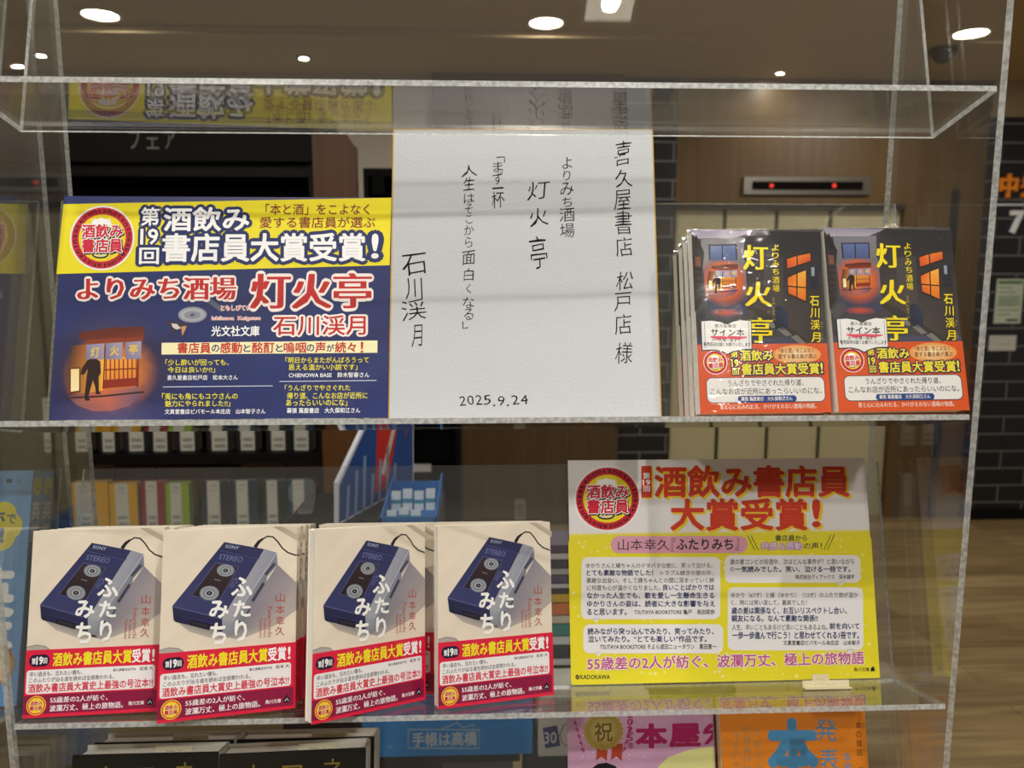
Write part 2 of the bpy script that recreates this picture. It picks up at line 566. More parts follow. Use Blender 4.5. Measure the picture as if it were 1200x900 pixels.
def pose(j, s, a, u, yaw=0.0, lean=0.0, rot=0.0):
    """matrix of something standing on tray j: s along the rack, a out from the back plate, u up the plate"""
    t = TAU + rad(lean); y = rad(yaw); r = rad(rot)
    up = Vector((0, math.sin(t), math.cos(t))); n = Vector((0, -math.cos(t), math.sin(t)))
    e2 = EX * math.cos(y) + n * math.sin(y); n2 = n * math.cos(y) - EX * math.sin(y)
    e3 = e2 * math.cos(r) + up * math.sin(r); u3 = up * math.cos(r) - e2 * math.sin(r)
    o = Vector((0, JY, JZ[j])) + EX * s + OUT * a + UP * u
    return Matrix(((e3.x, u3.x, n2.x, o.x), (e3.y, u3.y, n2.y, o.y), (e3.z, u3.z, n2.z, o.z), (0, 0, 0, 1)))


# ================================================================== THE SETTING
def setting():
    mb = MB(); mb.box((-4.2, -3.2, -.05), (5.2, WALL_Y + .2, 0)); struct(mb.build('floor', M_FLOOR))
    mb = MB(); mb.box((-4.2, -3.2, CEIL), (5.2, WALL_Y + .2, CEIL + .05)); struct(mb.build('ceiling', M_CEIL))
    X = lambda px: at(px, 400, WALL_Y).x
    W = WALL_Y
    # back wall in zones: pale grey, brown wood, black tile, lift lobby in light wood, black tile
    mb = MB(); mb.box((-4.2, W, 0), (X(512), W + .15, CEIL)); struct(mb.build('wall_back', M_GREYWALL))
    mb = MB(); mb.box((X(512), W - .06, 0), (X(724), W + .15, CEIL)); struct(mb.build('wall_wood', M_WOODDARK))
    mb = MB(); mb.box((X(724), W, 0), (X(787), W + .15, CEIL)); struct(mb.build('wall_tiled', M_BRICK))
    dx0, dx1, dz = X(787), X(1050), 1.865
    mb = MB(); mb.box((dx0, W, dz), (dx1, W + .15, CEIL)); mb.box((dx1, W, 0), (X(1139), W + .15, CEIL)); struct(mb.build('wall_lobby', M_WOOD))
    mb = MB(); mb.box((X(1139), W - .05, 0), (5.2, W + .15, 2.345)); struct(mb.build('wall_right', M_BRICK))
    mb = MB(); mb.box((X(1139), W - .02, 2.345), (5.2, W + .15, CEIL)); struct(mb.build('wall_bulkhead', M_WALLP))
    mb = MB(); mb.box((X(1102), W - .012, 0), (X(1110), W, 1.95)); struct(mb.build('trim_1', M_TRIMDARK))
    mb = MB(); mb.box((-3.2, 3.62, CEIL - .012), (1.05, 3.74, CEIL)); mb.box((-3.2, 3.66, CEIL - .022), (1.05, 3.70, CEIL - .012)); struct(mb.build('trim_2', M_CEIL))
    mb = MB(); mb.box((X(1139), W - .065, 0), (5.2, W - .05, .06)); struct(mb.build('baseboard_right', M_BLACK))
    mb = MB(); mb.box((-4.35, -3.2, 0), (-4.2, W + .2, CEIL)); struct(mb.build('wall_left', M_WALLP))
    # lift doors
    r = bpy.data.objects.new('door_1', None); COL.objects.link(r); r.location = ((dx0 + dx1) / 2, W, 0); struct(r)
    es = [X(p) for p in (787, 846, 906, 968, 1050)]
    for a, b in zip(es[:-1], es[1:]):
        mb = MB(); mb.box((a + .012, W + .03, .005), (b - .012, W + .07, dz - .03)); mb.build('door_panel', M_DOOR, r)
    mb = MB(); mb.box((dx0, W - .01, dz - .03), (dx1, W + .1, dz)); mb.box((dx0, W + .075, 0), (dx1, W + .1, dz - .03)); mb.build('door_frame', M_TRIMDARK, r)


setting()


def downlight(x, y, w, label, r=.07):
    t = thing('ceiling_downlight', label, 'ceiling light', (x, y, CEIL), 'recessed ceiling downlights')
    mb = MB(); mb.lathe([(r, -.001), (r * 1.22, -.001), (r * 1.22, -.007), (r * 1.02, -.009), (r, -.004)], (x, y, CEIL)); mb.build('trim_ring', M_WHITE, t)
    mb = MB(); mb.lathe([(0, -.002), (r * .98, -.002), (r * .98, -.004), (0, -.004)], (x, y, CEIL)); mb.build('lamp', M_LAMP, t)
    ld = bpy.data.lights.new('downlight_light', 'AREA'); ld.shape = 'DISK'; ld.size = r * 1.6; ld.energy = w
    ld.color = (1, .97, .92)
    lo = bpy.data.objects.new('downlight_light', ld); COL.objects.link(lo)
    lo.parent = t; lo.location = (0, 0, -.012)
    return t


names = ['round white ceiling downlight at upper left of view', 'round white ceiling downlight above the signed white board',
         'round white ceiling downlight beside the black dome camera']
for i, (x, y, w) in enumerate(DOWNLIGHTS):
    lb = names[i] if i < 3 else ['round ceiling downlight left of the viewer over the shop floor', 'round ceiling downlight right of the viewer over the rack aisle',
                                 'added unseen ceiling downlight above the clear rack, brightening the blue board', 'added unseen ceiling downlight left of the rack, brightening the black bookcase',
                                 'added unseen ceiling downlight right of the rack, giving fill light', 'small ceiling downlight close to the lift lobby wall'][i - 3]
    downlight(x, y, w, lb, .07 if i != 8 else .022)


def overhead_panel():
    # square recessed lamp over the viewer; it mirrors in the top tray and throws the tray edges' shadows
    for (x, y, w, lb) in ((.285, -.022, 8.0, 'square recessed ceiling lamp directly over the viewer'),):
        t = thing('square_ceiling_lamp', lb, 'ceiling light', (x, y, CEIL))
        mb = MB(); s = .052
        mb.box((x - s - .012, y - s - .012, CEIL - .006), (x + s + .012, y - s, CEIL)); mb.box((x - s - .012, y + s, CEIL - .006), (x + s + .012, y + s + .012, CEIL))
        mb.box((x - s - .012, y - s, CEIL - .006), (x - s, y + s, CEIL)); mb.box((x + s, y - s, CEIL - .006), (x + s + .012, y + s, CEIL)); mb.build('trim_frame', M_WHITE, t)
        mb = MB(); mb.box((x - s, y - s, CEIL - .004), (x + s, y + s, CEIL - .001)); mb.build('lamp', M_SOFTLAMP, t)
        ld = bpy.data.lights.new('square_light', 'AREA'); ld.shape = 'DISK'; ld.size = .036; ld.energy = w; ld.color = (1, .98, .94)
        lo = bpy.data.objects.new('square_light', ld); COL.objects.link(lo); lo.parent = t; lo.location = (0, 0, -.012)


overhead_panel()


def spot_small(px, py, label):
    p = at(px, py, 4.1)
    x, y = p.x, p.y
    t = thing('ceiling_spotlight', label, 'ceiling light', (x, y, CEIL), 'small ceiling spotlights')
    mb = MB(); mb.lathe([(.026, -.001), (.036, -.001), (.036, -.006), (.027, -.007)], (x, y, CEIL), 24); mb.build('trim_ring', M_TRIMDARK, t)
    mb = MB(); mb.lathe([(0, -.002), (.024, -.003), (.022, -.010), (0, -.013)], (x, y, CEIL), 24); mb.build('lamp', M_LAMP, t)


spot_small(48, 64, 'tiny angled spotlight in the ceiling at far left')
spot_small(356, 69, 'tiny angled spotlight in the ceiling left of the signed board')


def dome():
    p = at(1106, 50, 3.83)
    t = thing('dome_camera', 'black dome security camera hanging from the ceiling', 'security camera', (p.x, p.y, CEIL))
    mb = MB(); mb.lathe([(0, 0), (.062, 0), (.062, -.022), (.052, -.026)], (p.x, p.y, CEIL), 32); mb.build('mount', M_BLACK, t, smooth=False)
    mb = MB(); mb.lathe([(.05 * math.cos(rad(a)), -.022 - .05 * math.sin(rad(a))) for a in range(0, 91, 10)], (p.x, p.y, CEIL), 32); mb.build('dome', M_DOME, t, smooth=True)


dome()


# ================================================================== THE RACK
XL, XR, TXL, TXR = -.3955, .402, -.3803, .3908
TD, TH = .0858, .21


def tray_mesh(mb, j, x0, x1):
    O = Vector((0, JY, JZ[j]))
    f = lambda a, u, t: O + EX * t + OUT * a + UP * u
    c = .0028
    prof = [(TD, -.0016), (TD, TT - .0016), (TT, TT), (TT, TH), (0, TH), (0, c), (c, 0)]
    #        front edge, top, plate front, plate top, plate back, corner, underside
    mb.prism(prof, x0, x1, f, mis=[1, 0, 0, 1, 0, 1, 0], cap=1)


def rack(name, label, panels, trays, yb):
    t = thing(name, label, 'display rack', (panels[0][0], JY, .62))
    for (x0, x1, y0, y1) in panels:
        mb = MB(); mb.box((x0, y0, .6205), (x1, y1, 1.98), mis=[1, 1, 1, 1, 0, 0]); mb.build('side_panel', [M_CLEAR, M_EDGE], t)
    for j in (1, 2, 3, 4):
        mb = MB(); tray_mesh(mb, j, *trays)
        o = mb.build('tray', [M_CLEAR, M_EDGE], t)
        xs = [(panels[0][1], trays[0]), (trays[1], panels[-1][0])]
        for (a, b) in xs:
            if b - a < .002 or abs(a) > .6:
                continue
            for av in (.016, TD - .012):
                p = Vector((0, JY, JZ[j])) + OUT * av + UP * (TT / 2)
                m = MB(); m.prism([(.0022 * math.cos(k * math.pi / 4), .0022 * math.sin(k * math.pi / 4)) for k in range(8)], a, b, lambda q, w, x: (x, p.y + q, p.z + w))
                pg = m.build('peg', M_EDGE, t); pg.parent = o; pg.matrix_parent_inverse = t.matrix_basis.inverted()
    return t


rack('acrylic_display_rack', 'clear acrylic display rack with tilted trays holding books and posters',
     [(XL, XL + .0042, .606, .769), (XR, XR + .0055, .606, .769)], (TXL, TXR), .769)
_rk = bpy.data.objects['acrylic_display_rack']
for k in range(2):
    mb = MB(); O_ = Vector((0, JY, JZ[2]))
    mb.prism([(.0047, .0046), (.0125, .0046), (.0125, .0098), (.0047, .0098)], -.36 + k * .17, -.28 + k * .17, lambda a, b, q: O_ + EX * q + OUT * a + UP * b)
    mb.build('riser_strip', M_EDGE, _rk)
rack('acrylic_display_rack', 'clear acrylic rack at far left, holding the blue English textbooks',
     [(-1.02, -1.0155, .60, .735), (-.4012, -.3967, .62, .735)], (-1.0, -.4015), .735)

mb = MB(); mb.box((-1.1, .55, .0), (.48, .80, .06)); mb.box((-1.1, .57, .06), (.48, .79, .62))
tag(mb.build('rack_plinth', M_WOODDARK), 'low wooden plinth the clear display racks stand on', 'plinth')


# ------------------------------------------------------------------ the shop-front picture used on the poster and the paperbacks
def shopfront(A, x, y, s, L, words=True):
    """printed night scene; (x, y) top left, s = size of one unit of a 1050 x 900 picture"""
    g = lambda *p: [(x + a * s, y + b * s) for a, b in p]
    A.poly(g((256, 85), (260, 150), (830, 125), (825, 35), (540, 45)), ['#5a2414', '#6e2a16', '#7a3018', '#5a2414', '#642814'], L)
    A.poly(g((320, 150), (320, 185), (815, 160), (825, 125)), '#8a3a1c', L)
    A.poly(g((200, 200), (160, 420), (170, 620), (480, 600), (480, 300), (330, 190)), ['#4e3026', '#5a3828', '#6e3c2a', '#f0a83c', '#f6bc4c', '#a8622c'], L)
    A.poly(g((480, 300), (480, 575), (790, 550), (790, 300)), ['#f2a840', '#e8882e', '#d87426', '#eca03c'], L + 1)
    A.poly(g((485, 500), (485, 572), (785, 550), (785, 480)), '#8c2a14', L + 2)
    for k in range(8):
        xx = 500 + k * 38
        A.line(g((xx, 320), (xx + 4, 500)), 11 * s, '#8c3014', L + 2)
    A.line(g((490, 412), (785, 400)), 12 * s, '#8c3014', L + 3)
    A.line(g((490, 205), (482, 575)), 10 * s, '#5e1e10', L + 3)
    A.line(g((782, 300), (782, 560)), 14 * s, '#6e2412', L + 3)
    for k, (x0, x1) in enumerate(((325, 480), (495, 640), (668, 805))):
        A.poly(g((x0, 192 - k * 10), (x0, 320), (x1, 318), (x1, 182 - k * 10)), ['#8d85a8', '#7d7698', '#9a90a8', '#a89cb4'], L + 3)
    if words:
        for k, (ch, x0) in enumerate((('灯', 365), ('火', 535), ('亭', 700))):
            A.text(ch, (x + x0 * s, y + (215 - 12 * k) * s, x + (x0 + 75) * s, y + (300 - 12 * k) * s), '#e8c840', L + 4, bold=.02)
    # standing lantern sign
    A.poly(g((182, 395), (185, 620), (285, 605), (280, 388)), '#6a2c14', L + 2)
    A.poly(g((195, 405), (200, 600), (272, 590), (268, 400)), ['#f4dc98', '#f8eab8', '#f6e4a8', '#f2d890'], L + 3)
    # pavement
    A.poly(g((170, 640), (260, 720), (400, 770), (560, 770), (720, 720), (800, 640), (790, 560), (480, 590)), ['#5e4854', '#8a5a58', '#a8605a', '#a8605a', '#8a6070', '#66566c', '#8a6064', '#d06a48'], L + 1)
    A.line(g((150, 655), (480, 640), (840, 605)), 16 * s, '#3a2224', L + 2)
    # the figure seen from behind
    A.poly(g((335, 330), (290, 400), (282, 450), (310, 452), (345, 400), (335, 470), (320, 650), (330, 680), (372, 675), (355, 640), (390, 500), (412, 560), (420, 625), (465, 620), (445, 590), (440, 470), (458, 440), (450, 340), (420, 318), (365, 316)), '#2b1614', L + 4)


def noren_glow(cx, cy, r):
    return lambda x, y: math.exp(-(((x - cx) / r) ** 2 + ((y - cy) / (r * .82)) ** 2) ** 1.6)


# ------------------------------------------------------------------ yellow and navy award poster (upper tray, left)
def poster_navy():
    W, Hh = .2930, .2025
    A = Art(W, Hh, [(72, 232), (458, 234.5), (62.3, 490 + 3), (460.3, 489 + 3)])
    NAVY, YEL = lin('#1f2f6c'), lin('#f4e21e')
    gl = noren_glow(49, 158, 50)

    def bg(x, y):
        c = mix(NAVY, lin('#22285c'), .5 + .5 * wob(x * .06, y * .06))
        if y < 12:
            return mix(lin('#27346e'), lin('#6c6684'), x / 297)
        if x > 150 and y > 70:
            c = mix(c, lin('#343a6c'), .5 * max(0, wob(x * .05 + 3, y * .05)))
        k = gl(x, y)
        if k > .01:
            d = math.hypot(x - 50, (y - 162) * 1.1)
            lo = mix(lin('#e8862a'), lin('#3a2c34'), (d - 24) / 18)
            lo = mix(lo, lin('#8a7490'), (y - 186) / 16)
            up = mix(lin('#7a7094'), lin('#564c66'), (d - 30) / 16)
            tone = mix(up, lo, (y - 120) / 14)
            tone = mix(tone, lin('#2a1c20'), .18 + .18 * wob(x * .5, y * .5))
            c = mix(c, tone, k)
        return c
    A.paint(132, 92, bg, 0)
    A.frame(50, 220, 1200 / 430)
    A.poly([(60, 60), (44, 288), (1136, 262), (1138, 40)], '#f4e41c', 2)
    emblem(A, 190, 171, 100, 3)
    N_ = '#1a2862'
    W_ = '#ffffff'
    A.text('第', (316, 72, 374, 130), W_, 8, bold=.022, out=(N_, .16))
    A.text('19', (316, 142, 372, 192), W_, 8, bold=.02, out=(N_, .10))
    A.text('回', (314, 204, 376, 256), W_, 8, bold=.022, out=(N_, .16))
    A.text('酒飲み', (392, 72, 668, 148), W_, 9, bold=.026, out=(N_, .12))
    A.text('書店員大賞受賞', (390, 158, 1052, 248), W_, 9, bold=.026, out=(N_, .12))
    A.text('!', (1078, 160, 1096, 238), W_, 9, bold=.02, out=(N_, .12))
    A.text('「本と酒」をこよなく', (724, 60, 1066, 96), '#8a1c20', 8, bold=.008)
    A.text('愛する書店員が選ぶ', (706, 103, 1086, 139), '#8a1c20', 8, bold=.008)
    R_ = '#c4201e'
    A.text('よりみち酒場', (116, 300, 630, 374), R_, 12, xb=.035, out=('#fdf0ea', .10))
    A.text('灯火亭', (684, 288, 1074, 404), R_, 12, xb=.035, out=('#fdf0ea', .085))
    A.text('石川渓月', (758, 426, 1060, 490), R_, 12, bold=.012, out=('#fdf0ea', .09))
    A.text('ともしびてい', (585, 392, 682, 409), '#d8584c', 12, out=('#f8e8e4', .08))
    A.text('Ishikawa  Keigetsu', (556, 428, 714, 443), '#d8584c', 12, out=('#f8e8e4', .08))
    A.text('光文社文庫', (556, 459, 712, 492), '#ffffff', 10, bold=.022)
    # manhole and cat
    A.ell(492, 422, 47, 26, '#8f93a0', 6); A.ell(492, 422, 40, 21, '#a9adb6', 7); A.ell(492, 423, 27, 13, '#8a8e9a', 8); A.ell(492, 423, 8, 5, '#5a5e6c', 9)
    A.line([(540, 372), (590, 408)], 16, '#5a6078', 6)
    A.poly([(412, 432), (420, 445), (440, 445), (470, 450), (482, 460), (470, 475), (462, 496), (455, 494), (458, 474), (440, 470), (425, 486), (418, 482), (428, 462), (410, 455), (408, 440)], '#3a3236', 6)
    A.poly([(424, 450), (442, 452), (456, 466), (440, 470), (428, 462)], '#d8d0c8', 7)
    A.poly([(456, 460), (474, 458), (468, 476), (460, 490)], '#c8946a', 7)
    A.poly([(394, 513), (394, 551), (1101, 548), (1101, 508)], '#f8f0be', 6)
    for t, x0, x1, c, b in (('書店員', 446, 554, R_, .022), ('の', 558, 582, '#1d2a60', .02), ('感動', 586, 656, R_, .022), ('と', 662, 684, '#1d2a60', .02), ('酩酊', 690, 762, R_, .022),
                            ('と', 768, 790, '#1d2a60', .02), ('嗚咽', 794, 866, R_, .022), ('の', 869, 893, '#1d2a60', .02), ('声', 897, 930, R_, .022), ('が', 934, 958, '#1d2a60', .02), ('続々', 962, 1030, R_, .022), ('！', 1046, 1054, R_, .012)):
        big = c == R_
        A.text(t, (x0, 513 if big else 520, x1, 547 if big else 543), c, 8, bold=b)
    Y_ = '#f2e63a'
    for t, x0, y0, x1, y1, c, b in (
            ('「少し酔いが回っても、', 408, 567, 614, 587, Y_, .014), ('今日は良いか!!」', 416, 591, 570, 610, Y_, .014), ('喜久屋書店松戸店　松本大さん', 415, 618, 645, 634, W_, .01),
            ('「兎にも角にもユウさんの', 400, 676, 646, 697, Y_, .014), ('魅力にやられました!!」', 410, 700, 622, 720, Y_, .014), ('文真堂書店ビバモール本庄店　山本智子さん', 410, 728, 738, 744, W_, .01),
            ('「明日からまたがんばろうって', 800, 561, 1073, 581, Y_, .014), ('思える温かい小説です」', 811, 584, 1036, 604, Y_, .014), ('CHIENOWA BASE　鈴木智春さん', 812, 611, 1076, 628, W_, .01),
            ('「うんざりでやさぐれた', 800, 651, 1014, 670, Y_, .014), ('帰り道、こんなお店が近所に', 808, 676, 1071, 697, Y_, .014), ('あったらいいのにな」', 805, 699, 1005, 720, Y_, .014), ('幕張 蔦屋書店　大久保和江さん', 808, 726, 1048, 743, W_, .01)):
        A.text(t, (x0, y0, x1, y1), c, 8, bold=b)
    A.line([(402, 656), (760, 654)], 2.4, '#d8dcec', 8); A.line([(782, 640), (1100, 638)], 2.4, '#d8dcec', 8)
    A.frame(60, 380, 7.5)
    shopfront(A, 0, 0, 1.0, 2)
    t = thing('award_poster', 'yellow and navy award poster leaning on the upper tray', 'poster', M=pose(2, -.3752, .0090, .0100, -.5, 0, .1))
    mb = MB(); sheet(mb, A, W, Hh, .0009); mb.build('printed_sheet', M_PRINT, t, local=True)


poster_navy()


# ------------------------------------------------------------------ autograph board (upper tray, middle)
def autograph():
    W, Hh = .242, .273
    A = Art(W, Hh, [(463, 157), (766, 157), (460, 495), (775.2, 495)])
    s = 900 / 420
    A.frame(450, 100, s)
    INK = '#15151a'

    def ch(c, x, y, w, h, b=-.012, r=None):
        r = random.uniform(-.04, .09) if r is None else r
        b = b * .35
        A.text(c, ((x - h * r * .5, y), (x + w - h * r * .5, y - w * random.uniform(.06, .16)), (x + h * r * .5, y + h)), INK, 2, bold=b, warp=.02)
    for c, y, h in (('喜', 155, 60), ('久', 224, 46), ('屋', 275, 50), ('書', 328, 58), ('店', 394, 48), ('松', 480, 46), ('戸', 530, 46), ('店', 585, 50), ('様', 654, 52)):
        ch(c, 582 + random.uniform(-3, 3), y, 42, h, -.016)
    for c, y, w, h in (('よ', 193, 24, 30), ('り', 226, 18, 26), ('み', 258, 34, 32), ('ち', 294, 24, 24), ('酒', 321, 38, 34), ('場', 359, 36, 36)):
        ch(c, 462 - w / 2, y, w, h, -.01)
    for c, y, w, h in (('灯', 255, 54, 46), ('火', 322, 46, 46), ('亭', 392, 42, 80)):
        ch(c, 391 - w / 2, y, w, h, -.018)
    for c, y, w, h in (('﹁', 190, 22, 14), ('ま', 205, 24, 26), ('ず', 232, 26, 30), ('一', 268, 28, 4), ('杯', 280, 32, 42)):
        if c == '﹁':
            A.line([(286, 193), (306, 192), (306, 206)], 2.6, INK, 2)
        else:
            ch(c, 290 - w / 2, y, w, h, -.008)
    for c, y, w, h in (('人', 215, 40, 28), ('生', 244, 28, 32), ('は', 284, 26, 24), ('そ', 310, 20, 24), ('こ', 338, 16, 20), ('か', 364, 24, 24), ('ら', 392, 18, 26),
                       ('面', 428, 32, 34), ('白', 470, 24, 30), ('く', 508, 12, 24), ('な', 540, 28, 28), ('る', 570, 24, 28)):
        ch(c, 218 - w / 2, y, w, h, -.010)
    A.line([(204, 600), (204, 617), (217, 615)], 2.6, INK, 2)
    for c, x, y, w, h in (('石', 52, 436, 62, 52), ('川', 62, 494, 42, 52), ('渓', 52, 550, 60, 50), ('月', 78, 608, 26, 54)):
        ch(c, x, y, w, h, -.018)
    x = 195
    for c, w in (('2', 16), ('0', 16), ('2', 16), ('5', 18), ('.', 4), ('9', 17), ('.', 4), ('2', 18), ('4', 18)):
        if c == '.':
            A.ell(x + 5, 806, 2.6, 2.6, INK, 2, 12); x += 13
        else:
            ch(c, x + 1, 783 + random.uniform(-2, 2), w, 23, -.008, .12); x += w + 4
    t = thing('autograph_board', 'white autograph board with black handwritten Japanese columns, between poster and signed paperbacks', 'autograph board', M=pose(2, -.0833, .0078, .0062, 1.4, 0, -.3))
    mb = MB(); mb.box((.0012, .0012, -.0022), (W - .0012, Hh - .0012, 0), lin('#c8cacd')); mb.art(A, (0, 0, 1e-5), (1, 0, 0), (0, 1, 0), (0, 0, 1)); mb.build('board', M_CARD, t, local=True)
    mb = MB(); g = lin('#c9a24e')
    mb.box((0, 0, -.0024), (.0012, Hh, .0001), g); mb.box((W - .0012, 0, -.0024), (W, Hh, .0001), g)
    mb.box((0, 0, -.0024), (W, .0012, .0001), g); mb.box((0, Hh - .0012, -.0024), (W, Hh, .0001), g)
    mb.build('gold_border', M_CARD, t, local=True)['label'] = 'thin gold border round the board'


autograph()


# ------------------------------------------------------------------ paperbacks
def book_parts(root, w, h, t, cover_art, spine_right=True, cover_col='#efeae0', spine_col=None, cm=None, spine_art=None, ct=.0004):
    """a book with its front at z=0 and its bottom left front corner at the origin"""
    mb = MB(); c = lin(cover_col); sc = lin(spine_col or cover_col)
    mb.box((0, 0, -ct), (w, h, 0), c); mb.box((0, 0, -t), (w, h, -t + ct), c)
    if spine_right:
        mb.box((w - ct, 0, -t + ct), (w, h, -ct), sc)
        if spine_art: mb.art(spine_art, (w + 1e-5, 0, 0), (0, 0, -1), (0, 1, 0), (1, 0, 0))
    else:
        mb.box((0, 0, -t + ct), (ct, h, -ct), sc)
    if cover_art: mb.art(cover_art, (0, 0, 2e-5), (1, 0, 0), (0, 1, 0), (0, 0, 1))
    mb.build('cover', cm or M_GLOSS, root, local=True)
    mb = MB()
    x0, x1 = (.0006, w - ct) if spine_right else (ct, w - .0006)
    mb.box((x0, .0004, -t + ct), (x1, h - .0008, -ct)); mb.build('page_block', M_PAGES, root, local=True)


def band(root, art, w, h, t, col, name='paper_band', spine_art=None):
    mb = MB(); e = .00035; c = lin(col)
    mb.box((-.0001, -.0003, 0.0002), (w + e, h, .0002 + e), c)
    mb.box((w + .0001, -.0003, -t - e), (w + .0001 + e, h, .0002), c)
    mb.box((-.0001, -.0003, -t - e), (w + e, h, -t - .0001), c)
    mb.art(art, (0, 0, .0002 + e + 2e-5), (1, 0, 0), (0, 1, 0), (0, 0, 1))
    if spine_art: mb.art(spine_art, (w + .0001 + e + 1e-5, 0, 0), (0, 0, -1), (0, 1, 0), (1, 0, 0))
    mb.build(name, M_GLOSS, root, local=True)


FW, FH, FT = .106, .151, .0115


def cassette_cover():
    A = Art(FW, FH, [(192, 628), (345, 623), (185, 858), (346, 838)])

    def bg(x, y):
        c = mix(lin('#eee2ce'), lin('#e3d7c3'), .5 + .5 * wob(x * .11, y * .11))
        c = mix(c, lin('#cfc5b8'), .35 * max(0, (y - 80) / 70))
        return c
    A.paint(36, 50, bg, 0)
    A.frame(180, 615, 1012 / 180)
    SH = '#8f8994'
    A.poly([(806, 300), (700, 470), (560, 725), (470, 775), (560, 800), (800, 700), (930, 600), (930, 420)], ['#8b8690', SH, '#857f8c', '#918b92', '#b5aca6', '#b8aea8', '#b3a9a4', '#a79e9e'], 2)
    A.poly([(135, 660), (455, 745), (520, 780), (420, 800), (240, 745)], ['#9d958f', '#8a838a', '#a39a96', '#beb4a8', '#bdb3a7'], 2)
    A.poly([(770, 50), (905, 130), (940, 150), (940, 110), (830, 50)], ['#b8a892', '#c0b09c', '#c0b09c', '#c8baa6', '#c4b6a2'], 2)
    BL = '#34365f'
    A.poly([(462, 150), (127, 573), (130, 580), (452, 657), (720, 198)], ['#2f3158', '#3b3e6e', '#3b3e6e', '#3a3c68', '#33355e'], 3)
    A.poly([(127, 575), (136, 668), (150, 680), (455, 748), (452, 656)], ['#2a2b4e', '#232444', '#232444', '#262748', '#2d2e54'], 3)
    A.line([(128, 575), (452, 656)], 7, '#5a5d8e', 4)
    A.poly([(722, 197), (452, 657), (520, 672), (800, 222)], ['#9c9fae', '#a7a9b2', '#a3a5ae', '#8f92a2'], 3)
    A.poly([(800, 220), (520, 672), (510, 772), (560, 725), (735, 415), (740, 380), (806, 300)], ['#84879a', '#9194a0', '#83868f', '#787b86', '#868994', '#7b7e8a', '#7b7e8c'], 3)
    A.poly([(452, 657), (456, 750), (512, 772), (521, 672)], ['#a3a5ae', '#8d9098', '#84878f', '#9a9ca6'], 4)
    A.line([(800, 222), (520, 672)], 6, '#b9bbc4', 5)
    for P in ([(782, 285), (722, 362), (733, 372), (792, 300)], [(712, 415), (640, 535), (655, 548), (726, 428)], [(560, 668), (548, 690), (566, 690), (574, 672)], [(630, 585), (606, 628), (614, 632), (638, 592)]):
        A.poly(P, '#3e3f52', 5)
    A.line([(430, 204), (690, 262)], 5, '#4d507f', 5); A.line([(432, 198), (694, 255)], 3, '#20213e', 5)
    A.text('SONY', ((474, 166), (560, 180), (468, 186)), '#aab0c8', 5, bold=.02)
    A.text('STEREO', ((436, 228), (588, 252), (424, 262)), '#6f78a8', 5, bold=.01)
    A.poly([(408, 283), (248, 504), (432, 541), (560, 312)], '#555a88', 4)
    A.poly([(411, 289), (256, 501), (430, 535), (553, 315)], ['#3a2a2e', '#2a2026', '#2a2026', '#3a2a30'], 5)
    for cx, cy, rx, ry in ((472, 337, 58, 42), (368, 487, 64, 49)):
        A.ell(cx, cy, rx, ry, '#6f747c', 6); A.ell(cx, cy, rx * .93, ry * .93, '#959aa2', 7); A.ell(cx, cy, rx * .62, ry * .62, '#7b8088', 8)
        A.ell(cx, cy, rx * .45, ry * .45, '#b5b9bf', 9); A.ell(cx, cy, rx * .30, ry * .30, '#14141a', 10); A.ell(cx, cy, rx * .10, ry * .12, '#8d9198', 11)
    A.line([(400, 395), (440, 405)], 6, '#8a7a74', 6)
    A.line([(545, 388), (518, 402), (524, 410), (497, 446), (512, 452), (536, 418), (546, 424), (545, 388)], 3.5, '#7a80b0', 6)
    A.poly([(245, 664), (238, 700), (368, 734), (374, 690)], '#1a1930', 5); A.poly([(258, 675), (254, 694), (358, 720), (362, 698)], '#2f2b34', 6)
    A.line([(190, 640), (430, 700)], 2.5, '#45487a', 5)
    A.line([(660, 186), (684, 150), (712, 128)], [24, 20, 12], '#241c20', 5)
    A.line([(700, 138), (738, 114), (775, 118), (806, 150), (835, 192), (872, 222), (925, 240)], 9, '#2c2022', 5)
    # glass rim at lower left
    A.line([(45, 870), (110, 852), (170, 858), (210, 885), (230, 920)], 6, '#8d8a88', 3); A.line([(45, 900), (120, 880), (190, 900)], 4, '#a8a4a0', 3)
    A.poly([(45, 870), (110, 855), (170, 860), (205, 885), (220, 930), (45, 930)], '#b3aba2', 2)
    WH = '#fbfaf6'
    for c, q in (('ふ', (514, 384, 642, 508)), ('た', (528, 538, 634, 642)), ('り', (538, 672, 612, 808)), ('み', (370, 540, 492, 652)), ('ち', (380, 690, 478, 826))):
        A.text(c, q, WH, 13, bold=.028, warp=.015)
    RU = '#b04a3c'
    for c, y in (('山', 486), ('本', 566), ('幸', 640), ('久', 708)):
        A.text(c, (798, y, 856, y + 60), RU, 6, bold=.002)
    A.text('Futarimichi', ((776, 578), (776, 778), (748, 578)), RU, 6)
    A.text('Yukihisa', ((742, 650), (742, 782), (722, 650)), RU, 6)
    A.text('Yamamoto', ((716, 650), (716, 786), (695, 650)), RU, 6)
    return A


BH = .0535


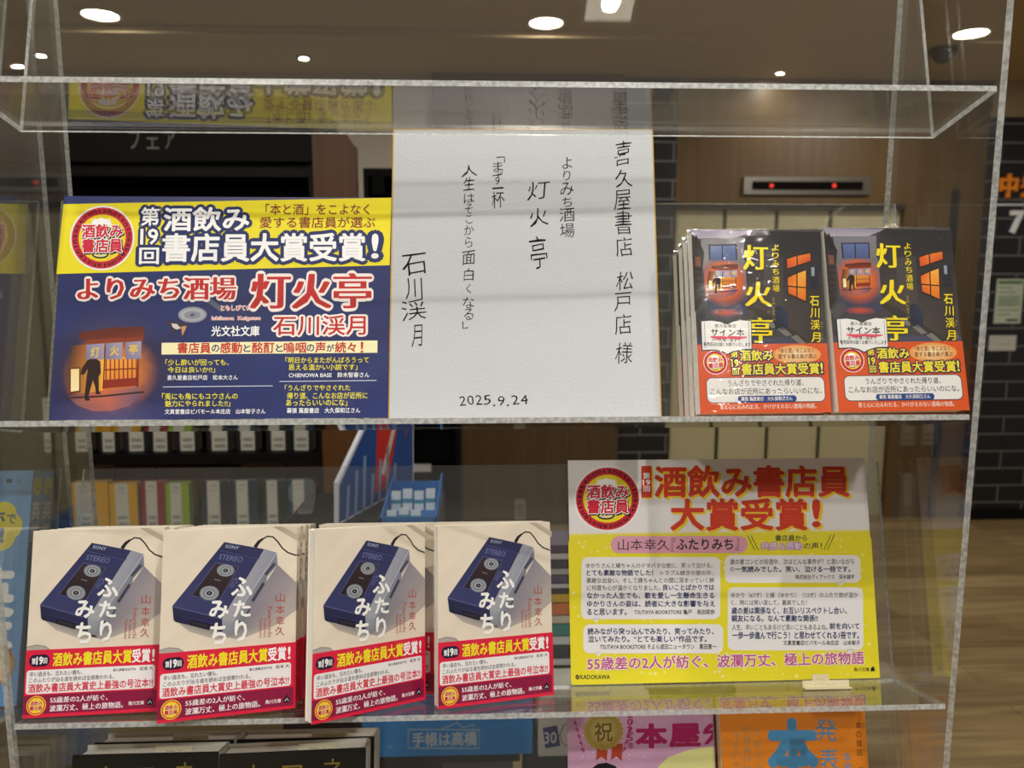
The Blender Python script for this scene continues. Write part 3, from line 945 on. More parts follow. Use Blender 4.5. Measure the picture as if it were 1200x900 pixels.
def red_band():
    w, h = FW, BH
    A = Art(w, h)
    A.frame(0, 0, 1000)      # millimetres from the top left
    W, H = w * 1000, h * 1000
    A.rect(0, 0, W, H, '#df2243', 0)
    X = lambda f: f * W
    Y = lambda f: f * H
    A.rect(X(.0), Y(.675), X(.985), Y(.955), '#8f1742', 1)
    A.rrect(X(.025), Y(.07), X(.175), Y(.25), 4.6, '#2a1636', 1)
    A.text('第', (X(.045), Y(.12), X(.073), Y(.21)), '#ffffff', 2, bold=.02); A.text('19', (X(.080), Y(.105), X(.125), Y(.215)), '#ffffff', 2, bold=.04); A.text('回', (X(.130), Y(.125), X(.158), Y(.205)), '#ffffff', 2, bold=.02)
    A.text('酒飲み書店員大賞', (X(.20), Y(.055), X(.785), Y(.255)), '#f8ea2a', 2, bold=.026)
    A.text('受賞', (X(.79), Y(.055), X(.925), Y(.255)), '#ffffff', 2, bold=.026)
    A.text('!', (X(.942), Y(.065), X(.958), Y(.245)), '#ffffff', 2, bold=.02)
    A.rrect(X(.012), Y(.30), X(.965), Y(.655), 2.2, '#f4f1f2', 1)
    A.text('辛い過去も、忘れたい傷も、', (X(.035), Y(.325), X(.42), Y(.395)), '#2c262c', 2, bold=.008)
    A.text('喜久屋書店松戸店', (X(.65), Y(.335), X(.82), Y(.375)), '#2a2228', 2, bold=.012); A.text('松本 大', (X(.85), Y(.325), X(.95), Y(.38)), '#2a2228', 2, bold=.012)
    A.text('このふたりが辿る道を読めば全部救われる。', (X(.035), Y(.415), X(.66), Y(.485)), '#2c262c', 2, bold=.008)
    A.text('酒飲み書店員大賞史上最強の号泣本!!', (X(.03), Y(.505), X(.95), Y(.635)), '#d8203e', 2, bold=.022)
    cx, cy, r = X(.095), Y(.825), 7.6
    A.ell(cx, cy, r, r, '#f4e044', 3); A.ell(cx, cy, r * .92, r * .92, '#d82038', 4); A.ell(cx, cy, r * .80, r * .80, '#f4d62c', 5)
    A.text('酒飲み', (cx - r * .62, cy - r * .46, cx + r * .62, cy - r * .02), '#cc1f36', 8, bold=.03, out=('#fbeec0', .05)); A.text('書店員', (cx - r * .62, cy + r * .04, cx + r * .62, cy + r * .48), '#cc1f36', 8, bold=.03, out=('#fbeec0', .05))
    A.text('55歳差の2人が紡ぐ、', (X(.195), Y(.71), X(.62), Y(.80)), '#ffffff', 2, xb=.016)
    A.text('波瀾万丈、極上の旅物語。', (X(.195), Y(.83), X(.735), Y(.925)), '#ffffff', 2, xb=.016)
    A.text('角川文庫', (X(.775), Y(.835), X(.892), Y(.895)), '#ffffff', 2, bold=.012)
    bx, by = X(.935), Y(.845)
    A.poly([(bx - 2.6, by + 3.2), (bx + 2.6, by + 3.2), (bx + 2.2, by - .6), (bx + .8, by - 1), (bx + .2, by - 3.6), (bx - .8, by - 1.8), (bx - 2.2, by - .4)], '#1e0f1a', 2)
    A.line([(bx - 1.4, by + 2), (bx + .2, by - .2), (bx + 1.4, by + 2)], .5, '#ffffff', 3)
    S = Art(FT, h); S.frame(0, 0, 1000)
    for k, c in enumerate('酒飲み書店員大賞受賞'):
        S.text(c, (FT * 500 - 2, 3 + k * 4.4, FT * 500 + 2, 7 + k * 4.4), '#2a1636', 1, bold=.02)
    return A, S


def make_cassette():
    r = thing('paperback', '', 'book', M=pose(3, 0, 0, 0))
    S = Art(FT, FH); S.frame(0, 0, 1000)
    for k, c in enumerate('ふたりみち'):
        S.text(c, (FT * 500 - 3, 12 + k * 8, FT * 500 + 3, 18 + k * 8), '#1c1a22', 1, bold=.012)
    book_parts(r, FW, FH, FT, cassette_cover(), True, '#e6dccb', '#e4dac6', spine_art=S)
    A, S2 = red_band()
    band(r, A, FW, BH, FT, '#df2243', spine_art=S2)
    return r


cas = make_cassette()
first = True
ORD = ['front', 'second', 'third', 'fourth', 'fifth', 'sixth']
# left corner, out, up, yaw of the front copy; number of flat copies behind; left corner of those
STACKS = [('leftmost', -.3781, .0785, .0053, -4.7, 0.0, .7, 4, -.3775),
          ('second from left', -.2606, .1010, .0053, -16.6, 0.0, .8, 4, -.2665),
          ('third from left', -.1362, .1130, .0053, -37.2, 0.0, .3, 2, -.1505),
          ('rightmost', -.0385, .0778, .0053, -19.4, 0.0, .3, 2, -.0475)]
for nm, s, a, u, yw, ln, rt, nb, sb in STACKS:
    g = 'cassette player paperbacks in the %s stack' % nm
    tilt = {'leftmost': 'almost square to the tray', 'second from left': 'turned a little to the right', 'third from left': 'turned far to the right', 'rightmost': 'turned towards the white and yellow poster'}[nm]
    M = pose(3, s, a, u, yw, ln, rt)
    lb = 'red-banded cassette paperback, front of the %s stack, %s' % (nm, tilt)
    if first:
        cas.matrix_basis = M; cas['label'] = lb; cas['group'] = g; first = False
    else:
        dup(cas, M, lb, g)
    for k in range(nb):
        a2 = .0052 + FT + (nb - 1 - k) * (FT + .0014)
        dup(cas, pose(3, sb + random.uniform(-.0025, .002), a2, .0053, 0, 0, 0),
            'red-banded cassette paperback %s from the front in the %s stack' % (ORD[k + 1], nm), g)


# ------------------------------------------------------------------ signed paperbacks in film (upper tray, right)
SW, SH_, ST = .107, .153, .0150


def alley_cover():
    A = Art(SW, SH_, [(812, 271), (958, 268), (820, 487), (973, 483)])
    z = 956 / 170

    def bg(x, y):
        c = mix(lin('#4a474a'), lin('#3b3839'), .5 + .5 * wob(x * .15, y * .15))
        if y > 92:
            c = mix(lin('#3f435c'), lin('#4d4f60'), .5 + .5 * wob(x * .12, y * .2))
        return c
    A.paint(40, 56, bg, 0)
    A.frame(810, 260, z)
    # sky, houses
    A.poly([(10, 60), (14, 118), (300, 108), (410, 60)], ['#8d879c', '#a099a4', '#a8a0a8', '#8a8498'], 1)
    A.poly([(70, 120), (84, 345), (345, 330), (350, 104)], ['#77757e', '#6c6a70', '#6f6a68', '#7c7a82'], 1)
    A.poly([(118, 155), (122, 275), (304, 268), (302, 150)], '#23242e', 2)
    A.poly([(128, 162), (131, 266), (205, 264), (204, 160)], ['#586a9a', '#46547e', '#4a5884', '#5a6c9c'], 3); A.poly([(212, 160), (213, 264), (296, 260), (295, 158)], ['#5a6c9c', '#4a5884', '#46547e', '#586a9a'], 3)
    A.poly([(8, 75), (25, 600), (75, 530), (76, 340), (90, 215), (60, 150)], ['#26221f', '#2c2723', '#3a322c', '#332c27', '#241f1c', '#2a2522'], 2)
    A.poly([(10, 150), (70, 215), (92, 210), (40, 90)], '#1c1917', 3)
    for k in range(7):
        A.line([(16 + k, 250 + k * 42), (72, 262 + k * 38)], 4, '#48403a', 4)
    A.poly([(30, 235), (66, 240), (66, 300), (34, 300)], '#7a4a34', 3)
    # glow and shop
    def glow(x, y):
        wall = mix(lin('#6d6a70'), lin('#4a4450'), (y - 46) / 14)
        wall = mix(wall, lin('#2c2622'), (9 - x) / 4)
        wall = mix(wall, lin('#3c3f58'), (y - 58) / 8)
        d = math.hypot(x - 25, (y - 44) * .95)
        c = mix(lin('#f08a30'), lin('#c8501c'), d / 17)
        return mix(c, wall, max(0, min(1, (d - 13) / 8)) ** .8)
    A.paint(44, 56, glow, 3, box=(.0085, .026, .0435, .071))
    shopfront(A, 60, 270, .30, 5, words=True)
    # right hand house
    A.poly([(350, 104), (400, 62), (845, 62), (852, 470), (845, 850), (640, 700), (490, 590), (345, 520)], ['#3a3838', '#2c2a2c', '#262427', '#332e2c', '#3c3430', '#4c4340', '#4a413e', '#403b3c'], 2)
    for k in range(7):
        A.line([(400 + k * 15, 66 + k * 16), (845, 64 + k * 22)], 4, '#1c1b1e', 3)
    A.poly([(470, 250), (480, 560), (600, 600), (605, 230)], ['#4a4644', '#453f3c', '#4c4440', '#3c3836'], 3)
    for P in ([(620, 236), (626, 312), (786, 256), (784, 193)], [(624, 360), (630, 474), (756, 528), (756, 305)]):
        A.poly(P, '#2c1a14', 4)
    for P, c in (([(626, 243), (630, 304), (690, 283), (688, 222)], ['#d85a20', '#c84c1c', '#e06a24', '#e87a2c']), ([(696, 220), (698, 280), (780, 251), (778, 202)], ['#e87a2c', '#d86022', '#c8541e', '#e0702a']),
                 ([(631, 366), (633, 415), (688, 420), (688, 338)], ['#d86422', '#e87628', '#f09030', '#e87c2a']), ([(696, 335), (696, 420), (750, 424), (750, 314)], ['#f0a83c', '#f09830', '#e88a2c', '#f0b044']),
                 ([(634, 424), (637, 468), (688, 488), (688, 428)], ['#e07026', '#c85c20', '#d86822', '#e87c2a']), ([(696, 428), (696, 492), (750, 516), (750, 432)], ['#e88c2c', '#e07a26', '#d86c22', '#e8862a'])):
        A.poly(P, c, 5)
    A.poly([(775, 282), (778, 430), (830, 440), (828, 290)], '#23262e', 4); A.poly([(784, 292), (786, 350), (806, 352), (806, 294)], '#8d98a4', 5)
    # barrel, kerb stones
    A.poly([(545, 560), (535, 620), (550, 700), (600, 712), (632, 690), (642, 610), (620, 585), (585, 545)], ['#2c3038', '#2a3040', '#20242e', '#242834', '#262b3a', '#363f58', '#30384e', '#2c3038'], 4)
    A.poly([(345, 520), (345, 560), (840, 858), (850, 830), (640, 690), (490, 590)], '#37342f', 3)
    for k in range(4):
        x0 = 470 + k * 90
        A.poly([(x0, 650 + k * 52), (x0 + 60, 700 + k * 52), (x0 + 100, 690 + k * 52), (x0 + 40, 640 + k * 50)], '#77756e', 4)
    for k in range(5):
        A.poly([(30 + k * 6, 600 + k * 12), (90 + k * 8, 545 + k * 4), (110 + k * 8, 560 + k * 4), (46 + k * 6, 640 + k * 12)], '#5c5a5a' if k % 2 else '#4c4a4c', 4)
    A.ell(225, 600, 110, 30, '#c8502a', 4, rim='#3c3f56')
    YE = '#f4dc1c'
    A.text('灯', (346, 155, 498, 316), YE, 12, xb=.03); A.text('火', (358, 394, 522, 556), YE, 12, xb=.03); A.text('亭', (374, 630, 526, 796), YE, 12, xb=.03)
    for c, y, h in (('よ', 150, 40), ('り', 200, 40), ('み', 252, 46), ('ち', 306, 40), ('酒', 358, 46), ('場', 412, 46)):
        A.text(c, (528 + (y - 150) * .02, y, 572 + (y - 150) * .02, y + h), YE, 12, bold=.004)
    for k, c in enumerate('ともしびてい'):
        A.text(c, (530, 496 + k * 27, 548, 516 + k * 27), '#c8b83a', 12)
    for c, y in (('石', 484), ('川', 562), ('渓', 640), ('月', 724)):
        A.text(c, (776 + (y - 484) * .04, y, 834 + (y - 484) * .04, y + 64), YE, 12, bold=.012)
    for c, y in (('け', 655), ('い', 678), ('げ', 735), ('つ', 758)):
        A.text(c, (846, y, 860, y + 16), '#c8b83a', 12)
    return A


def orange_band():
    w, h = SW, .0565
    A = Art(w, h)
    s = 7.06 * 173 / 1165.0
    W, H = w * 1000, h * 1000
    # positions are read off a 1115 x 520 picture of the band
    A.frame(0, 0, 1115 / W * 1000)
    A.H = None
    k = (1115 / W) / (520 / H)
    F = lambda x0, y0, x1, y1: (x0 - 45, (y0 - 85) * k, x1 - 45, (y1 - 85) * k)
    A.rect(0, 0, 1115, 520 * k, '#d9551f', 0)
    emblem(A, 147, 137 * k, 97, 2, fine=False, tilt=-.06)
    for q in range(40):
        a = 2 * math.pi * q / 40; r = 86
        A.ell(147 + r * math.cos(a), 137 * k + r * math.sin(a), 4, 4, '#2a1014', 4, 6)
    YE, NV = '#f6e62c', '#2a2a56'
    A.text('第', F(326, 128, 386, 186), YE, 10, bold=.02, out=(NV, .14)); A.text('19', F(330, 202, 386, 256), YE, 10, bold=.03, out=(NV, .12)); A.text('回', F(334, 266, 388, 316), YE, 10, bold=.02, out=(NV, .14))
    A.text('酒飲み', F(408, 132, 686, 212), YE, 10, bold=.022, out=(NV, .10)); A.text('書店員大賞受賞', F(414, 234, 1080, 318), YE, 10, bold=.022, out=(NV, .10)); A.text('!', F(1094, 234, 1110, 312), YE, 10, bold=.02, out=(NV, .10))
    x0, y0, x1, y1 = F(690, 85, 1105, 238)
    A.ell((x0 + x1) / 2, (y0 + y1) / 2 + 8, (x1 - x0) / 2, (y1 - y0) / 2 - 4, '#f4e6ae', 1, rim='#e89a4c')
    A.text('「本と酒」をこよなく', F(742, 120, 1046, 156), '#8a2c1c', 3, bold=.01); A.text('愛する書店員が選ぶ', F(735, 164, 1066, 200), '#8a2c1c', 3, bold=.01)
    x0, y0, x1, y1 = F(103, 336, 1120, 528)
    A.rrect(x0, y0, x1, y1, 52, '#24385c', 2); A.rrect(x0 + 6, y0 + 6, x1 - 6, y1 - 6, 46, '#eae7e2', 3)
    A.text('うんざりでやさぐれた帰り道、', F(290, 355, 936, 404), '#22202a', 5, bold=.004); A.text('こんなお店が近所にあったらいいのにな。', F(140, 418, 1088, 466), '#22202a', 5, bold=.004)
    x0, y0, x1, y1 = F(368, 476, 870, 524)
    A.rrect(x0, y0, x1, y1, 24, '#23438a', 5)
    A.text('幕張 蔦屋書店　大久保和江さん', F(396, 484, 834, 514), '#f2efe6', 7, bold=.014)
    A.text('胃と心に沁みわたる、かけがえのない酒場の物語。', F(214, 538, 1036, 576), '#f8e8d8', 3, bold=.006)
    return A


def signed_label():
    # cut-out slip in the shape of an open book, in the frame of the cover picture
    A = Art(SW, SH_, [(812, 271), (958, 268), (820, 487), (973, 483)])
    A.frame(810, 260, 956 / 170)
    out = [(66, 662), (72, 850), (150, 846), (200, 856), (236, 874), (270, 856), (320, 842), (392, 838), (388, 655), (320, 650), (270, 662), (232, 682), (190, 664), (130, 656)]
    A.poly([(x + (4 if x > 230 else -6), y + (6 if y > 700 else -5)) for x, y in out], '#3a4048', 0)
    A.poly(out, '#eceae6', 1)
    A.line([(86, 670), (90, 838)], 3, '#6a6e74', 2); A.line([(374, 664), (378, 830)], 3, '#6a6e74', 2)
    A.text('喜久屋書店', (152, 676, 292, 700), '#2a2a30', 3)
    A.line([(125, 762), (180, 770), (240, 764), (300, 768), (362, 762)], [10, 24, 18, 22, 8], '#e0526a', 2)
    A.text('サイン本', (128, 708, 345, 756), '#15151a', 4, bold=.016)
    A.text('お一人様一冊まで', (134, 772, 320, 794), '#15151a', 3, bold=.008)
    A.text('転売目的は固くお断りいたします', (80, 798, 386, 824), '#15151a', 3, bold=.012)
    return A


def film_mesh(w, h, t):
    """loosely shrunk film round the book with crimped corners at the top"""
    mb = MB(); rnd = random.Random(5)
    nx, ny = 14, 18; e = .0008
    P = {}
    for i in range(nx + 1):
        for j in range(ny + 1):
            edge = i in (0, nx) or j in (0, ny)
            P[i, j] = (-e + (w + 2 * e) * i / nx, -.0002 + (h + e) * j / ny, .0011 + (0 if edge else rnd.uniform(0, .00018)))
    for i in range(nx):
        for j in range(ny):
            mb.face([P[i, j], P[i + 1, j], P[i + 1, j + 1], P[i, j + 1]])
    for j in range(ny):                                    # both sides
        for x, i in ((-e, 0), (w + e, nx)):
            y0, y1 = P[i, j][1], P[i, j + 1][1]
            mb.face([(x, y0, .0011), (x, y1, .0011), (x, y1, -t - e), (x, y0, -t - e)])
    for i in range(nx):                                    # top with a crimped seam
        a, b = P[i, ny], P[i + 1, ny]
        k = rnd.uniform(.0006, .0016)
        mb.face([a, b, (b[0], b[1] + k, -t * .4), (a[0], a[1] + k, -t * .4)])
        mb.face([(a[0], a[1] + k, -t * .4), (b[0], b[1] + k, -t * .4), (b[0], b[1], -t - e), (a[0], a[1], -t - e)])
    for x, d in ((0, -1), (w, 1)):                         # ears of film at the corners
        for q in range(5):
            y = h + rnd.uniform(-.001, .002); z = -t * rnd.uniform(.0, .8)
            mb.face([(x, y - .004, z), (x + d * rnd.uniform(.001, .0035), y + rnd.uniform(-.002, .003), z - .003), (x - d * rnd.uniform(.004, .010), y + rnd.uniform(.001, .0055), z - .002)])
    for q in range(6):
        x = w * rnd.uniform(.02, .2) if q < 4 else w * rnd.uniform(.8, .98)
        mb.face([(x - .006, h, -.002), (x + .006, h, -.003), (x + rnd.uniform(-.004, .004), h + rnd.uniform(.002, .006), -.006)])
    mb.face([(-e, -.0002, -t - e), (-e, h, -t - e), (w + e, h, -t - e), (w + e, -.0002, -t - e)])
    return mb


def make_signed():
    r = thing('paperback', '', 'book', M=pose(2, 0, 0, 0))
    book_parts(r, SW, SH_, ST, alley_cover(), True, '#d9d4c6', '#35302e', cm=M_MATT)
    band(r, orange_band(), SW, .0565, ST, '#d9551f')
    A = signed_label()
    mb = MB(); mb.art(A, (0, 0, .0009), (1, 0, 0), (0, 1, 0), (0, 0, 1)); mb.build('signed_copy_slip', M_PRINT, r, local=True)['label'] = 'white slip shaped like an open book'
    film_mesh(SW, SH_, ST).build('shrink_film', M_FILM, r, local=True)
    return r


sig = make_signed()
first = True
for nm, s, a, yw, ln, rt, step in (('left', .1752, .0765, 0, -.5, .4, .0183), ('right', .2848, .0850, -.4, .8, .5, .0205)):
    g = 'film wrapped signed paperbacks, %s stack' % nm
    for k in range(4):
        M = pose(2, s + (0 if k == 0 else random.uniform(-.0012, .0012)), a - k * step, .0056, yw, ln if k == 0 else 0, rt if k == 0 else 0)
        lb = ('film-wrapped signed paperback with orange band, front copy of the %s stack' if k == 0 else 'film-wrapped signed paperback ' + ORD[k] + ' from the front in the %s stack') % nm
        if first:
            sig.matrix_basis = M; sig['label'] = lb; sig['group'] = g; first = False
        else:
            dup(sig, M, lb, g)


# ------------------------------------------------------------------ white and yellow poster (lower tray, right)
def poster_yellow():
    W, Hh = .2940, .2085
    A = Art(W, Hh, [(663.5, 539), (1015.5, 536.5), (672, 805), (1031, 797)])
    sp = [(random.uniform(3, 290), random.uniform(74, 205), random.uniform(.6, 1.8)) for _ in range(240)]

    def bg(x, y):
        if y < 71:
            return lin('#e9e6e6')
        return mix(lin('#ece02c'), lin('#e8dc3c'), .5 + .5 * wob(x * .1, y * .1))
    A.rect(0, 0, 1, 1, '#e9e6e6', 0) if False else None
    A.paint(60, 70, bg, 0)
    A.frame(650, 520, 3)
    A.poly([(46, 348), (62, 850), (1143, 824), (1117, 338)], '#ecdf2c', 1)
    A.fr, H0, A.H = (0, 0, 1000), A.H, None
    for x, y, r in sp:
        A.ell(x, y, r, r, '#f3ec8a', 2, 8)
    A.H = H0; A.frame(650, 520, 3)
    emblem(A, 183, 195, 112, 2)
    A.poly([(307, 84), (307, 198), (347, 196), (345, 82)], '#f0d838', 2); A.poly([(302, 78), (303, 192), (341, 191), (339, 77)], '#d23c22', 3)
    A.text('第', (309, 102, 333, 124), '#ffffff', 4, bold=.02); A.text('19', (308, 128, 334, 146), '#ffffff', 4, bold=.03); A.text('回', (311, 150, 333, 170), '#ffffff', 4, bold=.02)
    OR, YS = '#d23c22', '#f0d030'
    for t, q in (('酒飲み書店員', (352, 79, 1037, 189)), ('大賞受賞', (410, 198, 888, 308)), ('!', (912, 200, 934, 296))):
        b = .026 if t != '!' else .02
        A.text(t, tuple(v + 7 if i % 2 == 0 else v + 6 for i, v in enumerate(q)), YS, 3, bold=b, out=(YS, .02))
        A.text(t, q, OR, 5, bold=b, out=('#e6683a', .006))
    A.rrect(196, 329, 680, 390, 30, '#dfa0b6', 4)
    A.text('山本幸久', (222, 340, 404, 380), '#3a2c30', 6, bold=.002); A.text('『', (410, 338, 424, 384), '#3a2c30', 6); A.text('ふたりみち', (428, 340, 628, 378), '#3a2c30', 6, bold=.024); A.text('』', (636, 338, 650, 380), '#3a2c30', 6)
    for a, b in (((680, 328), (706, 380)), ((692, 328), (718, 380)), ((974, 326), (950, 378)), ((987, 324), (962, 380))):
        A.line([a, b], 2.4, '#2a2a34', 5)
    A.text('書店員から', (778, 326, 890, 348), '#1c2440', 5, bold=.012)
    A.text('共感＆感動', (728, 352, 872, 378), '#f0e4f0', 6, bold=.012, out=('#a858a8', .07)); A.text('の声！', (878, 353, 942, 377), '#2a2430', 5, bold=.012)
    BUB = '#efedee'
    for x0, y0, x1, y1, tx in ((94, 404, 584, 624, 150), (103, 642, 594, 744, 160), (600, 398, 1078, 496, 1010), (610, 512, 1086, 734, 1040)):
        A.rrect(x0, y0, x1, y1, 22, BUB, 3)
        A.poly([(tx - 14, y1 - 4), (tx - 4, y1 + 14), (tx + 12, y1 - 4)], BUB, 3)
    g_, b_ = '#3c3a42', '#14245e'
    k_ = '#2a2a30'
    for t, x0, y0, x1, y1, c, b in (
            ('ゆかりさんと縁ちゃんのドタバタな旅に、笑って泣ける、', 110, 425, 556, 443, g_, 0), ('とても素敵な物語でした！', 112, 449, 346, 470, b_, .016), ('トラブル続きの旅の中、', 374, 451, 558, 469, g_, 0),
            ('素敵な出会い、そして縁ちゃんとの間に深まっていく絆', 112, 477, 562, 496, g_, 0), ('に何度も心が温かくなりました。', 114, 503, 372, 522, g_, 0), ('良いことばかりでは', 382, 501, 562, 522, b_, .016),
            ('なかった人生でも、歌を愛し一生懸命生きる', 114, 529, 562, 551, b_, .016), ('ゆかりさんの姿は、読者に大きな影響を与え', 115, 558, 565, 580, b_, .014), ('ると思います。', 115, 587, 254, 609, b_, .014), ('TSUTAYA BOOKSTORE 亀戸　長田菜奈', 282, 590, 564, 607, k_, .008),
            ('読みながら突っ込んでみたり、笑ってみたり、', 118, 655, 560, 678, b_, .016), ('泣いてみたり。“とても楽しい”作品です。', 120, 682, 536, 705, b_, .016), ('TSUTAYA BOOKSTORE そよら成田ニュータウン　真田恵一', 162, 711, 570, 730, k_, .008),
            ('歳の差コンビの珍道中、次はどんな事件が？と思いながら', 618, 411, 1056, 431, g_, 0), ('の', 618, 440, 632, 456, g_, 0), ('一気読みでした。笑い、泣ける一冊です。', 636, 437, 1042, 458, b_, .018), ('株式会社ヴィアックス　深水雄宇', 848, 467, 1056, 483, k_, .008),
            ('ゆかり（67才）と縁（ゆかり）（12才）のふたり旅が温か', 622, 530, 1068, 549, g_, 0), ('く、時には笑い涙して。最高でした！', 622, 556, 888, 575, g_, 0), ('歳の差は関係なく、お互いリスペクトし合い、', 624, 582, 1028, 606, b_, .016), ('親友になる。なんて素敵な関係!!', 624, 610, 926, 633, b_, .016),
            ('人生、辛いこともあるけど良いこともあるよね。', 625, 642, 960, 663, g_, 0), ('前を向いて', 968, 638, 1072, 660, b_, .018), ('一歩一歩進んで行こう！と思わせてくれる1冊です。', 627, 668, 1070, 694, b_, .018), ('文真堂書店ビバモール本庄店　山本智子', 805, 699, 1074, 716, k_, .008)):
        dy = -4 if x0 > 600 and x1 > 1000 and False else 0
        A.text(t, (x0, y0 + dy, x1, y1 + dy), c, 6, bold=b + .009)
    A.text('55歳差の2人が紡ぐ、波瀾万丈、極上の旅物語', ((118, 758), (1086, 738), (119, 803)), '#c24e98', 8, bold=.02, out=('#f6f0da', .05))
    A.text('KADOKAWA', (94, 819, 198, 834), '#22222a', 5, bold=.02); A.ell(84, 827, 7, 8, '#22222a', 5, 14); A.line([(80, 829), (88, 825)], 2, '#ecdf2c', 6)
    A.text('角川文庫', (1052, 794, 1106, 808), '#22222a', 5, bold=.012)
    A.poly([(1110, 808), (1126, 807), (1124, 796), (1119, 790), (1112, 796)], '#22222a', 5)
    t = thing('award_poster', 'white and yellow award poster leaning on the lower tray', 'poster', M=pose(3, .0820, .0094, .0052, -.6, -.2, 0))
    mb = MB(); sheet(mb, A, W, Hh, .0009); mb.build('printed_sheet', M_PRINT, t, local=True)


poster_yellow()


# ------------------------------------------------------------------ bottom tray: hardcovers, orange magazines, pink panel
def make_hardcover():
    w, h, t = .131, .188, .0295
    r = thing('hardcover_book', '', 'book', M=pose(4, 0, 0, 0))
    A = Art(w, h); A.frame(0, 0, 1000)
    A.paint(12, 16, lambda x, y: mix(lin('#16140c'), lin('#221f14'), .5 + .5 * wob(x * .05, y * .04)), 0)
    for c, x, y in (('カ', 22, 10), ('フ', 56, 12), ('ネ', 92, 8)):
        A.text(c, (x, y, x + 18, y + 19), '#8a7a34', 2, bold=-.004)
    mb = MB(); ct = .0022; c = lin('#1a170e'); sp = lin('#b9b5ac')
    mb.box((0, 0, -ct), (w, h, 0), c); mb.box((0, 0, -t), (w, h, -t + ct), lin('#d9d5cc'))
    mb.prism([(w - .001 + .004 * math.cos(a), -t / 2 + (t / 2) * math.sin(a)) for a in [rad(k) for k in range(-90, 91, 15)]], 0, h, lambda a, b, q: (a, q, b), sp)
    mb.art(A, (0, 0, 2e-5), (1, 0, 0), (0, 1, 0), (0, 0, 1)); mb.build('cover', M_GLOSS, r, local=True)
    mb = MB(); mb.box((.003, .003, -t + ct), (w - .002, h - .003, -ct)); mb.build('page_block', M_PAGES, r, local=True)
    mb = MB(); c = lin('#e3dfc4'); x0 = w * .52
    mb.box((x0, h - .03, -t / 2 - .0006), (x0 + .034, h + .0015, -t / 2 + .0006), c)
    S = Art(.034, .012); S.frame(0, 0, 1000); S.text('注文カード', (10, 3, 24, 7), '#55523e', 1)
    mb.art(S, (x0, h - .0107, -t / 2 + .0007), (1, 0, 0), (0, 1, 0), (0, 0, 1)); mb.build('order_slip', M_PRINT, r, local=True)['label'] = 'cream order slip between the pages'
    return r


hc = make_hardcover(); first = True
for nm, s, yw in (('left', -.3739, 0), ('right', -.2400, -4)):
    g = 'black hardcovers in the %s stack of the bottom tray' % nm
    for k in range(2):
        M = pose(4, s + (0, .003)[k], (.0700, .0365)[k] + (.007 if k == 0 and nm == 'right' else 0), .0052, yw if k == 0 else 0)
        lb = 'black gold-lettered hardcover, %s copy of the bottom tray\'s %s stack' % (('front', 'rear')[k], nm)
        if first: hc.matrix_basis = M; hc['label'] = lb; hc['group'] = g; first = False
        else: dup(hc, M, lb, g)


def make_magazine():
    w, h, t = .1455, .210, .0080
    r = thing('magazine', '', 'magazine', M=pose(4, 0, 0, 0))
    A = Art(w, h, [(838, 812), (1004, 809), (842, 1046), (1008, 1043)])
    A.fr = (0, 0, 1); H0 = A.H; A.H = None; A.fr = (0, 0, 1000); A.rect(0, 0, 148, 210, '#ef8c22', 0); A.H = H0
    A.frame(660, 830, 1200 / 360)
    BLU = '#4f94c4'
    A.text('本', (782, 12, 960, 200), BLU, 2, bold=.06)
    A.text('屋', (786, 214, 962, 400), BLU, 2, bold=.06); A.text('大賞', (786, 414, 962, 600), BLU, 2, bold=.06)
    for c, q in (('発', (962, 4, 1046, 82)), ('表', (972, 108, 1046, 190)), ('!!', (980, 206, 1044, 262))):
        A.text(c, q, BLU, 3, warp=.02)
    for k, c in enumerate('大賞作品'):
        A.text(c, (722, 36 + k * 42, 750, 70 + k * 42), '#b8905a', 3)
    for k, c in enumerate('受賞書評論'):
        A.text(c, (678, 30 + k * 34, 712, 58 + k * 34), '#b8905a', 3)
    for k, c in enumerate('作家の声'):
        A.text(c, (640, 50 + k * 34, 668, 80 + k * 34), '#b8905a', 3)
    for k, c in enumerate('本の雑誌　増刊'):
        if c != '　': A.text(c, (1118, 14 + k * 32, 1140, 40 + k * 32), '#5a3418', 3)
    for k, c in enumerate('本屋大賞'):
        A.text(c, (1062, 122 + k * 40, 1096, 156 + k * 40), BLU, 3)
    book_parts(r, w, h, t, A, True, '#ef8c22', '#f0ead8')
    mb = MB(); c = lin('#ecdfb6')
    mb.box((.088, h - .03, -.0045), (.138, h + .0060, -.0037), c); mb.build('order_slip', M_PRINT, r, local=True)['label'] = 'cream order slip above the pages'
    return r


mag = make_magazine()
mag.matrix_basis = pose(4, .2360, .0215, .0052)
mag['label'] = 'orange magazine with large blue characters, front copy on the bottom tray'; mag['group'] = 'orange magazines on the bottom tray'
dup(mag, pose(4, .2366, .0132, .0052), 'orange magazine second from the front on the bottom tray', 'orange magazines on the bottom tray')


